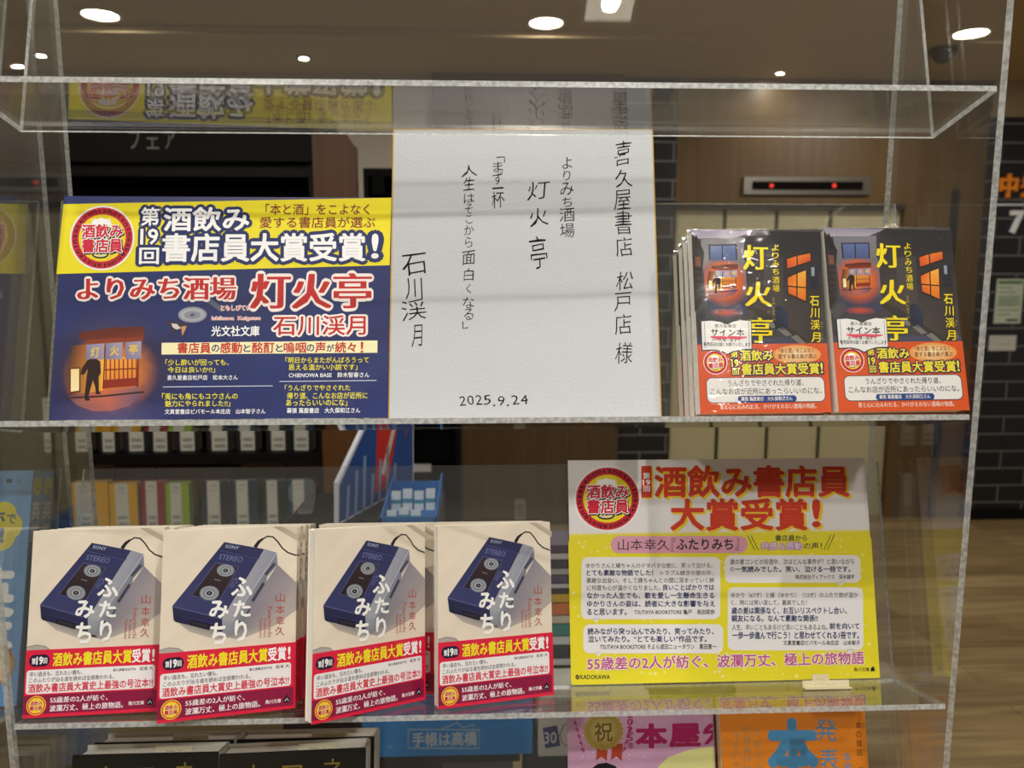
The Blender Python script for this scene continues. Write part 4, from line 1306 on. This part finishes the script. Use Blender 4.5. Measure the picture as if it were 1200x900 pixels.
def pink_panel():
    w, h = .150, .210
    A = Art(w, h, [(668, 812), (832, 811), (672, 1046), (836, 1045)])
    H0 = A.H; A.H = None; A.fr = (0, 0, 1000)
    A.paint(20, 28, lambda x, y: mix(lin('#dbaccc'), lin('#cf9cc0'), .5 + .5 * wob(x * .06, y * .05)), 0)
    A.H = H0; A.frame(660, 830, 1200 / 360)
    A.poly([(330, 240), (345, 200), (400, 150), (480, 124), (574, 112), (580, 420), (330, 420)], '#e6e69a', 1)
    # gold rosette
    for x0 in (140, 195):
        A.poly([(x0, 100), (x0 - 6, 156), (x0 + 14, 142), (x0 + 34, 158), (x0 + 40, 96)], '#b8442c', 2)
    P = []
    for k in range(48):
        a = 2 * math.pi * k / 48; r = 76 if k % 2 else 70
        P.append((163 + r * math.cos(a), 52 - r * .92 * math.sin(a)))
    A.poly(P, '#b39a4c', 3); A.ell(163, 52, 62, 57, '#d2bf7c', 4, rim='#a88e44')
    A.text('祝', (130, 20, 196, 88), '#6a5420', 6, bold=.01)
    for k in range(5):
        for sx in (1, -1):
            cx = 163 - sx * (112 - k * 7)
            A.poly([(cx, 20 + k * 24), (cx + sx * 14, 34 + k * 24), (cx + sx * 12, 18 + k * 24), (cx + sx * 4, 10 + k * 24)], '#b84a7c', 2)
    MG = '#b01e62'
    for k, c in enumerate(('2', '0', '2', '5', '年')):
        A.text(c, (252, -20 + k * 28, 272 if c != '年' else 276, 4 + k * 28), MG, 3, bold=.02)
    A.text('本屋大賞', (286, 32, 720, 112), MG, 3, bold=.05) if False else None
    A.text('本', (286, 30, 396, 112), MG, 3, bold=.05); A.text('屋', (412, 32, 520, 110), MG, 3, bold=.05)
    A.poly([(556, 32), (536, 52), (548, 60), (572, 44), (572, 32)], MG, 3); A.line([(534, 62), (572, 60)], 12, MG, 3)
    A.poly([(572, 62), (536, 104), (552, 106), (572, 86)], MG, 3)
    A.text('薫子さん、せつなさん', (340, 198, 572, 226), '#3a3a36', 3, bold=.002, warp=.01)
    # portrait of a dark haired woman, cut by the picture's lower edge
    A.poly([(96, 300), (98, 225), (112, 188), (140, 168), (172, 164), (205, 176), (230, 205), (240, 240), (244, 300)], '#16131a', 3)
    A.poly([(122, 300), (124, 236), (150, 212), (178, 204), (206, 218), (218, 244), (216, 300)], '#e2bfae', 4)
    for k in range(9):
        A.line([(150 + k * 7, 176 + abs(k - 4) * 2), (132 + k * 10, 214 + abs(k - 4) * 5)], 4, '#2a2430', 5)
    A.ell(150, 262, 10, 4, '#1c1418', 5, 14); A.ell(192, 262, 10, 4, '#1c1418', 5, 14)
    A.ell(171, 300, 14, 5, '#b4605c', 5, 14)
    for k in range(46):
        A.ell(random.uniform(36, 320), random.uniform(0, 300), 3, 3, '#ecd4e4', 1, 8)
    t = thing('promotional_panel', 'pink award panel with a gold rosette beside the orange magazines', 'poster', M=pose(4, .0838, .0060, .0046))
    mb = MB(); sheet(mb, A, w, h, .0008); mb.build('printed_sheet', M_PRINT, t, local=True)


pink_panel()


# small cream price cards lying on the lower tray by the poster
def price_cards():
    for (s, a, wd, ht, lb) in ((.2900, .034, .0430, .0062, 'wide cream price card standing on the lower tray before the poster'), (.3040, .022, .0160, .0085, 'small cream price card just behind the wide one on the lower tray')):
        A = Art(wd, ht); A.frame(0, 0, 1000)
        A.text('ブックフェア', (wd * 250, ht * 400, wd * 700, ht * 620), '#8a8468', 1)
        t = thing('price_card', lb, 'price card', M=pose(3, s, a, .0047), group='cream price cards on the lower tray')
        mb = MB(); mb.box((0, 0, -.0008), (wd, ht, 0), lin('#e8dcb8')); mb.art(A, (0, 0, 2e-5), (1, 0, 0), (0, 1, 0), (0, 0, 1)); mb.build('card', M_PRINT, t, local=True)
        mb = MB(); mb.box((0, 0, 0), (wd, .0008, .006), lin('#e8dcb8')); mb.build('foot', M_PRINT, t, local=True)


price_cards()

# grey rest of an old sticker on the lower back plate
A = Art(.05, .05)
A.frame(0, 0, 1000)
A.poly([(2, 12), (6, 4), (16, 2), (26, 3), (29, 8), (28, 22), (26, 34), (12, 35), (11, 26), (4, 22)][::-1], '#6f6c66', 0)
mb = MB(); mb.art(A, (0, 0, 0), (1, 0, 0), (0, 1, 0), (0, 0, 1))
t = mb.build('sticker_residue', clear_mat('sticker_residue', haze=.11, dust=False)); tag(t, 'grey torn sticker residue on the lower clear back plate', 'sticker')
t.matrix_basis = pose(3, -.1885, TT + .0002, .150)


# ------------------------------------------------------------------ blue English textbooks on the neighbouring rack
def make_english():
    w, h, t = .148, .203, .0168
    r = thing('textbook', '', 'book', M=pose(3, 0, 0, 0))
    A = Art(w, h); A.frame(0, 0, 1000)
    A.paint(10, 14, lambda x, y: mix(lin('#6aa0d4'), lin('#5c92c8'), y / 203), 0)
    for q, c in enumerate('ルール'):
        A.text(c, (w * 1000 - 32 + q * 9, 7, w * 1000 - 27 + q * 9, 11), '#26405c', 1)
    cx, cy = w * 1000 - 42, 49
    for k in range(9):
        a = 2 * math.pi * k / 9; A.ell(cx + 24 * math.cos(a), cy + 15 * math.sin(a), 12, 12, '#e6d838', 1 + k * .3)
    A.ell(cx, cy, 26, 18, '#e6d838', 4)
    A.text('スマホ', (cx - 20, cy - 14, cx + 20, cy - 2), '#26508c', 6, bold=.03); A.text('で', (cx + 22, cy - 10, cx + 30, cy - 2), '#26508c', 6, bold=.02)
    A.text('最速', (cx - 12, cy + 2, cx + 12, cy + 14), '#26508c', 6, bold=.03); A.text('!', (cx + 17, cy + 2, cx + 20, cy + 14), '#26508c', 6, bold=.04)
    A.text('英', (w * 1000 - 60, 86, w * 1000 - 10, 126), '#f4f4f0', 2, bold=.05); A.text('語', (w * 1000 - 60, 132, w * 1000 - 10, 172), '#f4f4f0', 2, bold=.05)
    A.ell(w * 1000 - 22, 168, 18, 18, '#c8a468', 3, rim='#a8844c'); A.ell(w * 1000 - 22, 168, 15, 15, '#d8b87c', 4)
    S = Art(t, h); S.frame(0, 0, 1000)
    S.rect(0, 0, t * 1000, h * 1000, '#6a9fd2', 0)
    m = t * 500
    for k in range(6):
        a = 2 * math.pi * k / 6; S.ell(m + 3 * math.cos(a), 14 + 4.6 * math.sin(a), 3.6, 4, '#e6d838', 1 + k * .2)
    S.ell(m, 14, 4, 5, '#e6d838', 3); S.text('スマホ', (m - 4, 10.6, m + 4, 13), '#5a6a2c', 4); S.text('最速', (m - 3, 15, m + 3, 18), '#5a6a2c', 4)
    S.text('英', (m - 6, 28, m + 6, 44), '#f4f4f0', 2, bold=.04); S.text('語', (m - 6, 48, m + 6, 64), '#f4f4f0', 2, bold=.04)
    book_parts(r, w, h, t, A, True, '#6aa0d4', '#6a9fd2', spine_art=S)
    return r


eng = make_english()
eng.matrix_basis = pose(3, -.4050 - .148, .0412, .005)
eng['label'] = 'blue English textbook with a yellow cloud, front copy on the far left rack'; eng['group'] = 'blue English textbooks'
dup(eng, pose(3, -.4050 - .148, .0236, .005), 'blue English textbook behind the front copy, mostly its white-lettered spine showing', 'blue English textbooks')


# ================================================================== THE SHOP BEHIND
def bookcase():
    Y0, Y1 = 2.36, 2.72
    x0, x1 = -1.95, -.492
    t = thing('black_bookcase', 'tall black bookcase holding the planners behind the rack', 'bookcase', (x0, Y0, 0))
    mb = MB(); mb.box((x0, Y1, 0), (x1, Y1 + .02, 1.97)); mb.build('back_panel', M_BLACK, t)
    mb = MB(); mb.box((x0 - .02, Y0, 0), (x0, Y1 + .02, 1.97)); mb.build('side_panel', M_BLACK, t)
    mb = MB(); mb.box((x1 - .02, Y0, 0), (x1, Y1 + .02, 1.97)); mb.build('side_panel', M_BLACK, t)
    for z in (.655, .9075, 1.20, 1.50, 1.78):
        mb = MB(); mb.box((x0, Y0 + .01, z - .034), (x1 - .02, Y1, z)); mb.build('shelf', M_BLACK, t)
    zt, zb = 1.97, 1.786
    mb = MB(); mb.box((x0, Y0 - .02, zb), (x1, Y0 + .01, zt)); mb.box((x0, Y0 - .026, zb), (x1, Y0 - .02, zb + .008)); mb.build('header_panel', M_DARK, t)
    for c, px0, px1 in (('フ', 151, 164), ('ェ', 171, 186), ('ア', 192, 206)):
        A = Art(.1, .1); A.frame(0, 0, 1)
        a = at(px0, 160, Y0 - .021); b = at(px1, 174.5, Y0 - .021)
        zt2 = b.z + (.050 if c != 'ェ' else .032)
        A.fr = (0, 0, 1); A.text(c, (a.x, -zt2, b.x, -b.z), '#8f8d80', 1, bold=.006)
        A.h = 0
        mb = MB()
        A.items = [(([(p[0], p[1] - .1) for p in P]), F_, C_, z_) for P, F_, C_, z_ in A.items]
        mb.art(A, (0, Y0 - .0203, 0), (1, 0, 0), (0, 0, 1), (0, -1, 0)); mb.build('letter', M_PRINT, t)
    # wooden end panel
    zt = 1.86
    e = thing('wooden_end_panel', 'orange-brown wooden end panel beside the black bookcase', 'panel', (-.42, 2.3, 0))
    mb = MB(); mb.prism([(-.486, 0), (-.363, 0), (-.363, zt - .035), (-.388, zt), (-.486, zt)], 2.30, 2.345, lambda a, b, q: (a, q, b)); mb.build('panel', M_ENDWOOD, e)
    for px, py in ((408, 518), (403, 535), (412, 545)):
        p = at(px, py, 2.2995); mb = MB(); mb.box((p.x - .004, 2.2985, p.z - .006), (p.x + .004, 2.30, p.z + .006)); mb.build('shelf_pin', M_STEEL, e)


bookcase()


def make_planner(col, page, hh, ww, th, slip):
    r = thing('planner', '', 'planner')
    mb = MB(); c = lin(col)
    mb.box((0, 0, -.002), (ww, hh, 0), c); mb.box((0, 0, -th), (ww, hh, -th + .002), c); mb.box((0, 0, -th), (.002, hh, 0), c)
    mb.build('cover', M_GLOSS, r, local=True)
    mb = MB(); mb.box((.002, .003, -th + .002), (ww - .002, hh - .003, -.002), lin(page)); mb.build('page_block', M_PRINT, r, local=True)
    sx, sw = slip
    A = Art(sw, hh); A.frame(0, 0, 1000)
    A.rect(0, 0, sw * 1000, hh * 1000 - 2, '#cfcdbf', 0)
    A.text('手帳', (sw * 250, 10, sw * 750, 20), '#6d6b60', 1); A.text('日曜始まり', (sw * 150, 26, sw * 850, 32), '#7d7b70', 1)
    for k in range(12):
        for y in (hh * 1000 - 40, hh * 1000 - 20):
            A.rect(sw * 1000 * (.15 + k * .06), y, sw * 1000 * (.15 + k * .06 + .02 + .015 * (k % 3)), y + 11, '#55544c', 1)
    mb = MB(); mb.box((sx, -.0002, 0), (sx + sw, hh + .0004, .0012), lin('#cfcdbf')); mb.art(A, (sx, 0, .00125), (1, 0, 0), (0, 1, 0), (0, 0, 1)); mb.build('paper_slip', M_PRINT, r, local=True)['label'] = 'white paper slip with bar codes'
    return r


def up_pose(x, y, z, yaw=0.0, lean=0.0):
    return Matrix.Translation((x, y, z)) @ Matrix.Rotation(rad(yaw), 4, 'Z') @ Matrix.Rotation(rad(90 - lean), 4, 'X')


# lower row: left edge pixel, cover width in metres, colour
low = [(84, 126, '#d9a314', 'amber yellow', 'leftmost'), (128, 160, '#d9a314', 'amber yellow', 'left of the red planner'), (165, 193, '#8f1f2e', 'dark red', ''), (194, 221, '#93b01e', 'lime green', ''),
       (236, 268, '#18242f', 'navy', 'beside the lime planner'), (271, 300, '#1f3442', 'slate blue', 'right of the navy planner'), (307, 334, '#1a2e2c', 'dark teal', ''), (337, 366, '#264456', 'steel blue', 'rightmost in its row')]
for k, (p0, p1, col, word, extra) in enumerate(low):
    Y = 2.40
    a, b = at(p0, 600, Y).x, at(p1, 600, Y).x
    hh = .150 - (.006 if k in (1, 3) else 0)
    w = b - a
    r = make_planner(col, '#b5ab98', hh, w, .036, (w * .22 if k else w * .1, w * .45))
    r.matrix_basis = up_pose(a, Y, .6585, 6 if k % 2 else 3, 4)
    r['label'] = '%s planner with white slip on the lower shelf%s' % (word, (', ' + extra) if extra else '')
    r['group'] = 'planners on the lower bookcase shelf'
slips = [(52, 60), (88, 101), (120, 134), (151, 167), (180, 196), (211, 227), (248, 266), (282, 298), (318, 334), (345, 362)]
for k, (p0, p1) in enumerate(slips):
    Y = 2.40
    a, b = at(p0, 515, Y).x, at(p1, 515, Y).x
    r = make_planner('#141416', '#8d7a62', .17, b - a + .034, .03, (.017, b - a))
    r.matrix_basis = up_pose(a - .017, Y, .9095, (-5, 4, -2, 5, -4, 3, 1, 2, -2, -7)[k], 3)
    r['label'] = 'black planner with white slip on the upper bookcase shelf, %s from the left' % ('first', 'second', 'third', 'fourth', 'fifth', 'sixth', 'seventh', 'eighth', 'ninth', 'tenth')[k]
    r['group'] = 'black planners on the upper bookcase shelf'
for k, (p0, p1, y1) in enumerate(((90, 133, 543), (135, 181, 547), (184, 230, 547), (232, 279, 547), (282, 334, 536), (336, 378, 536))):
    a, b, zt = at(p0, y1, 2.55).x, at(p1, y1, 2.55).x, at(p0, y1, 2.55).z
    b = min(b, -.515)
    t = thing('storage_box', 'brown cardboard box %s behind the coloured planners' % ('at the left end', 'second from left', 'third from left', 'fourth from left', 'taller, fifth from left', 'taller, at the right end')[k], 'box', ((a + b) / 2, 2.58, .6555), 'cardboard boxes behind the planners')
    mb = MB(); mb.box((a, 2.55, .6555), (b, 2.69, zt - .018)); mb.build('body', M_CARDBOARD, t)
    mb = MB(); mb.box((a - .001, 2.548, zt - .018), (b + .001, 2.692, zt)); mb.build('lid', M_CARDBOARD, t)


def dark_cabinet():
    a, b = at(428, 300, 3.1).x, at(508, 300, 3.1).x
    t = thing('black_shelving', 'black shelving unit between the wooden end panel and the brown wall', 'shelving', (a, 3.1, 0))
    zt = at(440, 197, 3.1).z
    mb = MB(); mb.box((a, 3.4, 0), (b + .1, 3.42, zt)); mb.build('back_panel', M_BLACK, t)
    for x in (a, b + .08):
        mb = MB(); mb.box((x, 3.1, 0), (x + .02, 3.4, zt)); mb.build('side_panel', M_BLACK, t)
    for z in (.06, at(480, 560, 3.1).z, .95, 1.3, zt):
        mb = MB(); mb.box((a + .02, 3.1, z - .03), (b + .08, 3.4, z)); mb.build('shelf', M_BLACK, t)
    for y0, y1, x0, x1 in ((544, 553, 456, 505), (563, 568, 478, 504)):  # pale bars put in for light reflected off the black shelving
        p, q = at(x0, y1, 3.09), at(x1, y0, 3.09)
        mb = MB(); mb.box((p.x, 3.085, p.z), (q.x, 3.1, q.z)); mb.build('reflection_bar', M_STEEL if y0 > 550 else M_WHITE, t)['label'] = 'pale bar in place of a light reflection on the shelving'
    p, q = at(436, 228, 3.08), at(450, 204, 3.08)
    mb = MB(); mb.box((p.x, 3.08, p.z), (q.x, 3.1, q.z)); mb.build('screen', M_DARK, t)


dark_cabinet()


def stand():
    # black planner display stand behind the rack, with its blue header
    Y = 1.18
    a, b = at(424, 842, Y).x, at(624, 842, Y).x
    t = thing('display_stand', 'black display stand with a blue lettered front, behind the rack', 'display stand', (a, Y, 0))
    mb = MB()
    mb.box((-.34, 1.22, 0), (.05, 1.60, .60)); mb.box((-.34, 1.22, .60), (-.075, 1.48, 1.03)); mb.build('body', M_BLACK, t)
    z0, z1 = at(500, 886, Y).z, .79
    w = b - a; h = z1 - z0
    A = Art(w, h); A.frame(0, 0, 1)
    P = lambda px, py: (at(px, py, Y).x - a, z1 - at(px, py, Y).z)
    A.rect(0, 0, w, h, '#2b96ea', 0)
    s8 = lambda x, y: P(430 + x / 4.444, 830 + y / 4.8)
    q0, q1 = s8(236, 138), s8(572, 208)
    A.text('手帳は高橋', (q0[0], q0[1], q1[0], q1[1]), '#d8e6f0', 2, bold=.022)
    c = [s8(216, 118), s8(586, 122), s8(584, 226), s8(214, 224), s8(216, 118)]
    A.line(c, .0022, '#b8d4e8', 2)
    m1 = [s8(392, 112), s8(430, 100), s8(470, 80), s8(500, 110), s8(560, 90), s8(556, 112)]
    A.line(m1, .002, '#b8d4e8', 2)
    p = s8(118, 218); A.ell(p[0], p[1], .004, .003, '#6ab4e4', 2, 16)
    mb = MB(); mb.box((a, Y, z0), (b, Y + .01, z1), lin('#2b96ea')); mb.art(A, (a, Y - 2e-5, z0), (1, 0, 0), (0, 0, 1), (0, -1, 0)); mb.build('header_board', M_PRINT, t)['label'] = 'blue board with white lettering'
    mb = MB(); mb.box((a + .02, Y + .01, z0 + .02), (b - .02, Y + .014, z1 - .02)); mb.box((a + .02, Y + .01, z0 - .02), (b - .02, 1.222, z0 + .02)); mb.build('bracket', M_BLACK, t)
    # red and blue sign standing on top of the stand, almost edge-on
    TOP = 1.03
    o = Vector((at(394, 620, 1.28).x, 1.28, TOP)); d = Vector((.105, .27, 0)); L = d.length; d.normalize()
    n = Vector((d.y, -d.x, 0))
    hL = at(394, 566, 1.28).z - TOP
    prof = [(0, 0), (L, 0), (L + .01, .30), (L * .92, .30), (.004, hL)]
    sg = thing('advertising_sign', 'blue and red cut-corner sign standing almost edge-on behind the rack', 'sign', o)
    mb = MB(); F = lambda x, z, q: o + d * x + Vector((0, 0, z)) + n * q
    mb.prism(prof, -.004, .004, F, lin('#d6dbe2'))
    A = Art(L, .3)
    A.fr = (0, -.3, 1); A.fr = (0, 0, 1)
    V = lambda *p: [(x, .3 - z) for x, z in p]
    A.poly(V((.003, .003), (L - .003, .003), (L + .006, .296), (L * .92, .296), (.008, hL - .006)), '#1f4a8c', 0)
    A.poly(V((L * .45, .02), (L * .62, .02), (L * .86, .20), (L * .95, .26), (L * .80, .27), (L * .50, .17)), '#c8281e', 1)
    A.poly(V((L * .88, .10), (L * .95, .14), (L, .22), (L * .97, .22)), '#c8281e', 1)
    for k in range(7):
        A.line(V((L * (.10 + k * .1), .0), (L * (.13 + k * .1), .06 + .02 * (k % 3))), L * .035, '#7f97ba', 2)
    A.line(V((L * .55, .05), (L * .66, .10), (L * .84, .19)), L * .05, '#d9c6b4', 2)
    A.text('文具フェア', ((L * .12, .3 - .10), (L * .55, .3 - .16), (L * .12, .3 - .07)), '#9fb4d0', 3, bold=.02) if False else None
    mb.art(A, o + n * .0041, d, (0, 0, 1), n)
    mb.build('board', M_PRINT, sg)
    # shallow blue tray with packs
    tr = thing('counter_tray', 'shallow blue cardboard tray behind the cassette player paperbacks', 'tray', (-.1, 1.3, TOP))
    x0, x1, y0, y1 = at(446, 600, 1.26).x, at(512, 600, 1.26).x, 1.25, 1.45
    mb = MB(); c = lin('#1c6cb4')
    mb.box((x0, y0, TOP), (x1, y1, TOP + .003), c)
    mb.box((x0, y0, TOP), (x1, y0 + .003, TOP + .022), c); mb.box((x0, y1 - .003, TOP), (x1, y1, TOP + .03), c)
    mb.prism([(y0, TOP), (y1, TOP), (y1, TOP + .045), (y0, TOP + .022)], x1 - .003, x1, lambda q, z, x: (x, q, z), c)
    mb.prism([(y0, TOP), (y1, TOP), (y1, TOP + .045), (y0, TOP + .022)], x0, x0 + .003, lambda q, z, x: (x, q, z), c)
    mb.build('tray_body', M_PRINT, tr)
    k = 0
    wd = (x1 - x0 - .012) / 4
    for j in range(2):
        for i in range(4):
            x = x0 + .006 + i * wd; y = y0 + .03 + j * .07
            if i == 3 and j == 0: continue
            t2 = thing('eraser_pack', 'small white and teal pack in the blue tray, %s row, %s from left' % (('front', 'back')[j], ('first', 'second', 'third', 'fourth')[i]), 'pack', (x, y, TOP + .003), 'white and teal packs in the blue tray')
            M = Matrix.Translation((x, y, TOP + .003)) @ Matrix.Rotation(rad(-12), 4, 'X')
            mb = MB(); hh = .020 + j * .014 + (i % 2) * .004
            mb.box((.001, 0, 0), (wd - .003, .012, hh), lin('#d4dfe4'), M=M); mb.build('carton', M_PRINT, t2)
            mb = MB(); mb.box((.0005, -.0006, hh * .35), (wd - .0025, .0126, hh * .55), lin('#3f8aa8'), M=M); mb.build('wrapper', M_PRINT, t2)['label'] = 'teal wrapper'
            k += 1


stand()


def lying_stack():
    zt = at(655, 640, 1.30).z
    rows = [(636, 644, '#4f3f58'), (645, 652, '#cfc9c6'), (653, 662, '#3a3444'), (663, 670, '#b9b4b4'), (671, 680, '#544668'), (681, 686, '#d4cfca'), (687, 692, '#2f2a34'), (693, 703, '#d9b02c'), (704, 718, '#dc7a3c'), (719, 728, '#d9cdb8'), (729, 743, '#23857c'), (744, 754, '#cfd4d0'), (755, 770, '#28323c'), (771, 779, '#d8d8d0'), (780, 785, '#20242a'), (786, 800, '#c9a22c')]
    words = ['dark plum', 'pale grey', 'dark violet', 'light grey', 'muted purple', 'white', 'charcoal', 'mustard yellow', 'orange', 'beige', 'teal', 'off-white', 'navy', 'cream', 'black', 'gold']
    zb = at(655, 800, 1.30).z
    mb = MB(); tb = thing('low_table', 'black table under the pile of coloured notebooks behind the poster', 'table', (.25, 1.4, 0))
    mb.box((.075, 1.27, zb - .03), (.45, 1.62, zb)); mb.build('table_top', M_BLACK, tb)
    for x in (.085, .42):
        for y in (1.28, 1.59):
            mb = MB(); mb.box((x, y, 0), (x + .022, y + .022, zb - .03)); mb.build('leg', M_BLACK, tb)
    z = zb
    for k in range(len(rows) - 1, -1, -1):
        y0, y1, c = rows[k]
        th = (y1 + 1 - y0) * (zt - zb) / 164
        dx = random.uniform(-.004, .004)
        t = thing('notebook', '%s notebook lying in the pile behind the poster, %s' % (words[k], ('topmost' if k == 0 else 'lowest' if k == 15 else 'above the %s one' % words[k + 1])), 'notebook', (.22, 1.38, z), 'pile of coloured notebooks behind the poster')
        mb = MB(); cc = lin(c)
        mb.box((.105 + dx, 1.30, z + .0002), (.33 + dx, 1.301, z + th - .0003), cc); mb.box((.105 + dx, 1.30, z + .0002), (.33 + dx, 1.38, z + .001), cc); mb.box((.105 + dx, 1.30, z + th - .0011), (.33 + dx, 1.38, z + th - .0003), cc)
        mb.build('cover', M_GLOSS, t)
        mb = MB(); mb.box((.107 + dx, 1.301, z + .001), (.328 + dx, 1.378, z + th - .0011), lin('#d8d2c4')); mb.build('page_block', M_PRINT, t)
        z += th


lying_stack()


def white_carton():
    Y = 1.16
    x0, x1 = at(631, 860, Y).x, at(760, 860, Y).x; z0, z1 = at(640, 886, Y).z, .775
    t = thing('carton', 'white carton with a navy number 30 beside the blue lettered board', 'box', (x0, Y, z0))
    w, h = x1 - x0, z1 - z0
    A = Art(w, h); A.frame(0, 0, 1)
    P = lambda px, py: (at(px, py, Y).x - x0, z1 - at(px, py, Y).z)
    A.rect(0, 0, w, h, '#d8d6cc', 0)
    a, b, c, d = P(636, 853), P(653, 850), P(657, 874), P(639, 877)
    A.poly([a, d, c, b], '#27307c', 1)
    q, r_ = P(638, 858), P(652, 871)
    A.text('30', (q[0], q[1], r_[0], r_[1]), '#e4e4e8', 2, bold=.01)
    g = [P(660, 850), P(668, 846), P(667, 860), P(674, 864), P(680, 874), P(668, 876), P(660, 872), P(656, 862), P(660, 850)]
    A.line(g, .0016, '#4a4a52', 2)
    e = [P(676, 842), P(682, 850), P(686, 862), P(690, 868)]
    A.line(e, .003, '#c9b43a', 2)
    mb = MB(); mb.box((x0, Y, z0), (x1, Y + .02, z1), lin('#d8d6cc')); mb.art(A, (x0, Y - 2e-5, z0), (1, 0, 0), (0, 0, 1), (0, -1, 0)); mb.build('front_panel', M_PRINT, t)
    mb = MB(); mb.box((x0 + .002, Y + .02, z0), (x1 - .002, Y + .10, z1 - .004), lin('#cfcdc2')); mb.build('body', M_PRINT, t)
    mb = MB(); mb.box((x0 - .004, Y - .004, 0), (.50, Y + .098, z0)); tag(mb.build('low_plinth', M_BLACK), 'black plinth under the white carton behind the rack', 'plinth')


white_carton()


# ------------------------------------------------------------------ things on the far wall
def far_wall():
    W = WALL_Y
    p, q = at(872, 227.5, W - .03), at(1022, 207.5, W - .03)
    t = thing('lift_indicator', 'black lift indicator in a steel frame over the beige doors', 'indicator', (p.x, W, p.z))
    mb = MB(); mb.box((p.x, W - .022, p.z), (q.x, W - .001, q.z)); mb.build('frame', M_STEEL, t)
    a, b = at(882, 222, W - .03), at(1012, 213, W - .03)
    mb = MB(); mb.box((a.x, W - .026, a.z), (b.x, W - .022, b.z)); mb.build('display', M_DOME, t)
    for px in (904.5, 978):
        c = at(px, 217.5, W - .03)
        mb = MB(); mb.prism([(.012 * math.cos(k * math.pi / 8), .012 * math.sin(k * math.pi / 8)) for k in range(16)], W - .029, W - .026, lambda x, z, y: (c.x + x, y, c.z + z)); mb.build('lamp', M_RED, t)['label'] = 'round red lamp'
    # raised letters on the black tiles
    Y = W - .05
    for c, px0, py0, px1, py1, m, w_, zd, lb in (('中', 1169, 204, 1192, 232, M_ORANGE, .03, .02, 'orange raised character on the black tiles, above the white numeral'), ('央', 1194, 203, 1220, 232, M_ORANGE, .03, .02, 'orange raised character at the right edge of the black tiles'),
                                     ('7', 1181, 247, 1199, 274, M_SIGNWHITE, .03, .02, 'white raised numeral 7 on the black tiles')):
        a, b = at(px0, py1, Y), at(px1, py0, Y)
        v, f, lo, hi = glyphs(c, w_)
        mb = MB(); k = len(v)
        X = lambda u: a.x + (u - lo[0]) / (hi[0] - lo[0]) * (b.x - a.x)
        Z = lambda u: a.z + (u - lo[1]) / (hi[1] - lo[1]) * (b.z - a.z)
        for y in (Y - zd, Y - .001):
            mb.v += [(X(p[0]), y, Z(p[1])) for p in v]
        cnt = {}
        for fc in f:
            for i in range(len(fc)):
                e = (fc[i], fc[(i + 1) % len(fc)]); cnt[tuple(sorted(e))] = cnt.get(tuple(sorted(e)), []) + [e]
            mb.f.append(tuple(fc)); mb.c.append(None); mb.mi.append(0)
        for es in cnt.values():
            if len(es) == 1:
                i, j = es[0]; mb.f.append((j, i, k + i, k + j)); mb.c.append(None); mb.mi.append(0)
        tag(mb.build('sign_letter', m), lb, 'sign letter')
    a, b = at(1186, 243, Y), at(1230, 238, Y)
    mb = MB(); mb.box((a.x - .12, Y - .008, a.z + .01), (b.x, Y - .001, a.z + .018)); tag(mb.build('sign_rule', M_SIGNWHITE), 'thin white rule between the orange characters and numeral', 'sign')
    for (px0, py0, px1, py1, lb, rows) in ((1164, 327, 1200, 379, 'pale green notice sheet on the black tiles', 7), (1158, 393, 1191, 411, 'small cream notice below the green sheet', 2)):
        a, b = at(px0, py1, Y), at(px1, py0, Y)
        w, h = b.x - a.x, b.z - a.z
        A = Art(w, h); A.frame(0, 0, 1); A.rect(0, 0, w, h, '#c3cbb4' if rows > 2 else '#cfccc0', 0)
        if rows > 2:
            A.rect(w * .05, h * .04, w * .95, h * .11, '#5a7a54', 1); A.rect(w * .08, h * .42, w * .92, h * .60, '#9ab08c', 1); A.rect(w * .45, h * .9, w * .9, h * .95, '#4a4a48', 1)
        for k in range(rows):
            y = h * (.18 + .7 * k / rows)
            A.rect(w * .1, y, w * (.6 + .3 * ((k * 7) % 3) / 2), y + h * .03, '#8d9484', 2)
        t = thing('wall_notice', lb, 'notice', (a.x, Y, a.z))
        mb = MB(); mb.box((a.x, Y - .003, a.z), (b.x, Y - .0005, b.z), lin('#d8d8d0')); mb.art(A, (a.x, Y - .0031, a.z), (1, 0, 0), (0, 0, 1), (0, -1, 0)); mb.build('sheet', M_PRINT, t)
    # switch plate on the brown wooden wall
    Y = W - .06
    a, b = at(603, 609, Y), at(616, 585, Y)
    t = thing('switch_plate', 'pale switch plate low on the brown wooden wall', 'switch', (a.x, Y, a.z))
    mb = MB(); mb.box((a.x, Y - .008, a.z), (b.x, Y, b.z)); mb.build('plate', plain('dull_cream_plastic', '#8a8472', .5), t)
    mb = MB(); mb.box((a.x + .016, Y - .012, a.z + .03), (b.x - .016, Y - .008, b.z - .03)); mb.build('rocker', M_STEEL, t)


far_wall()

if _to_linked:
    bpy.data.objects.remove(_to)
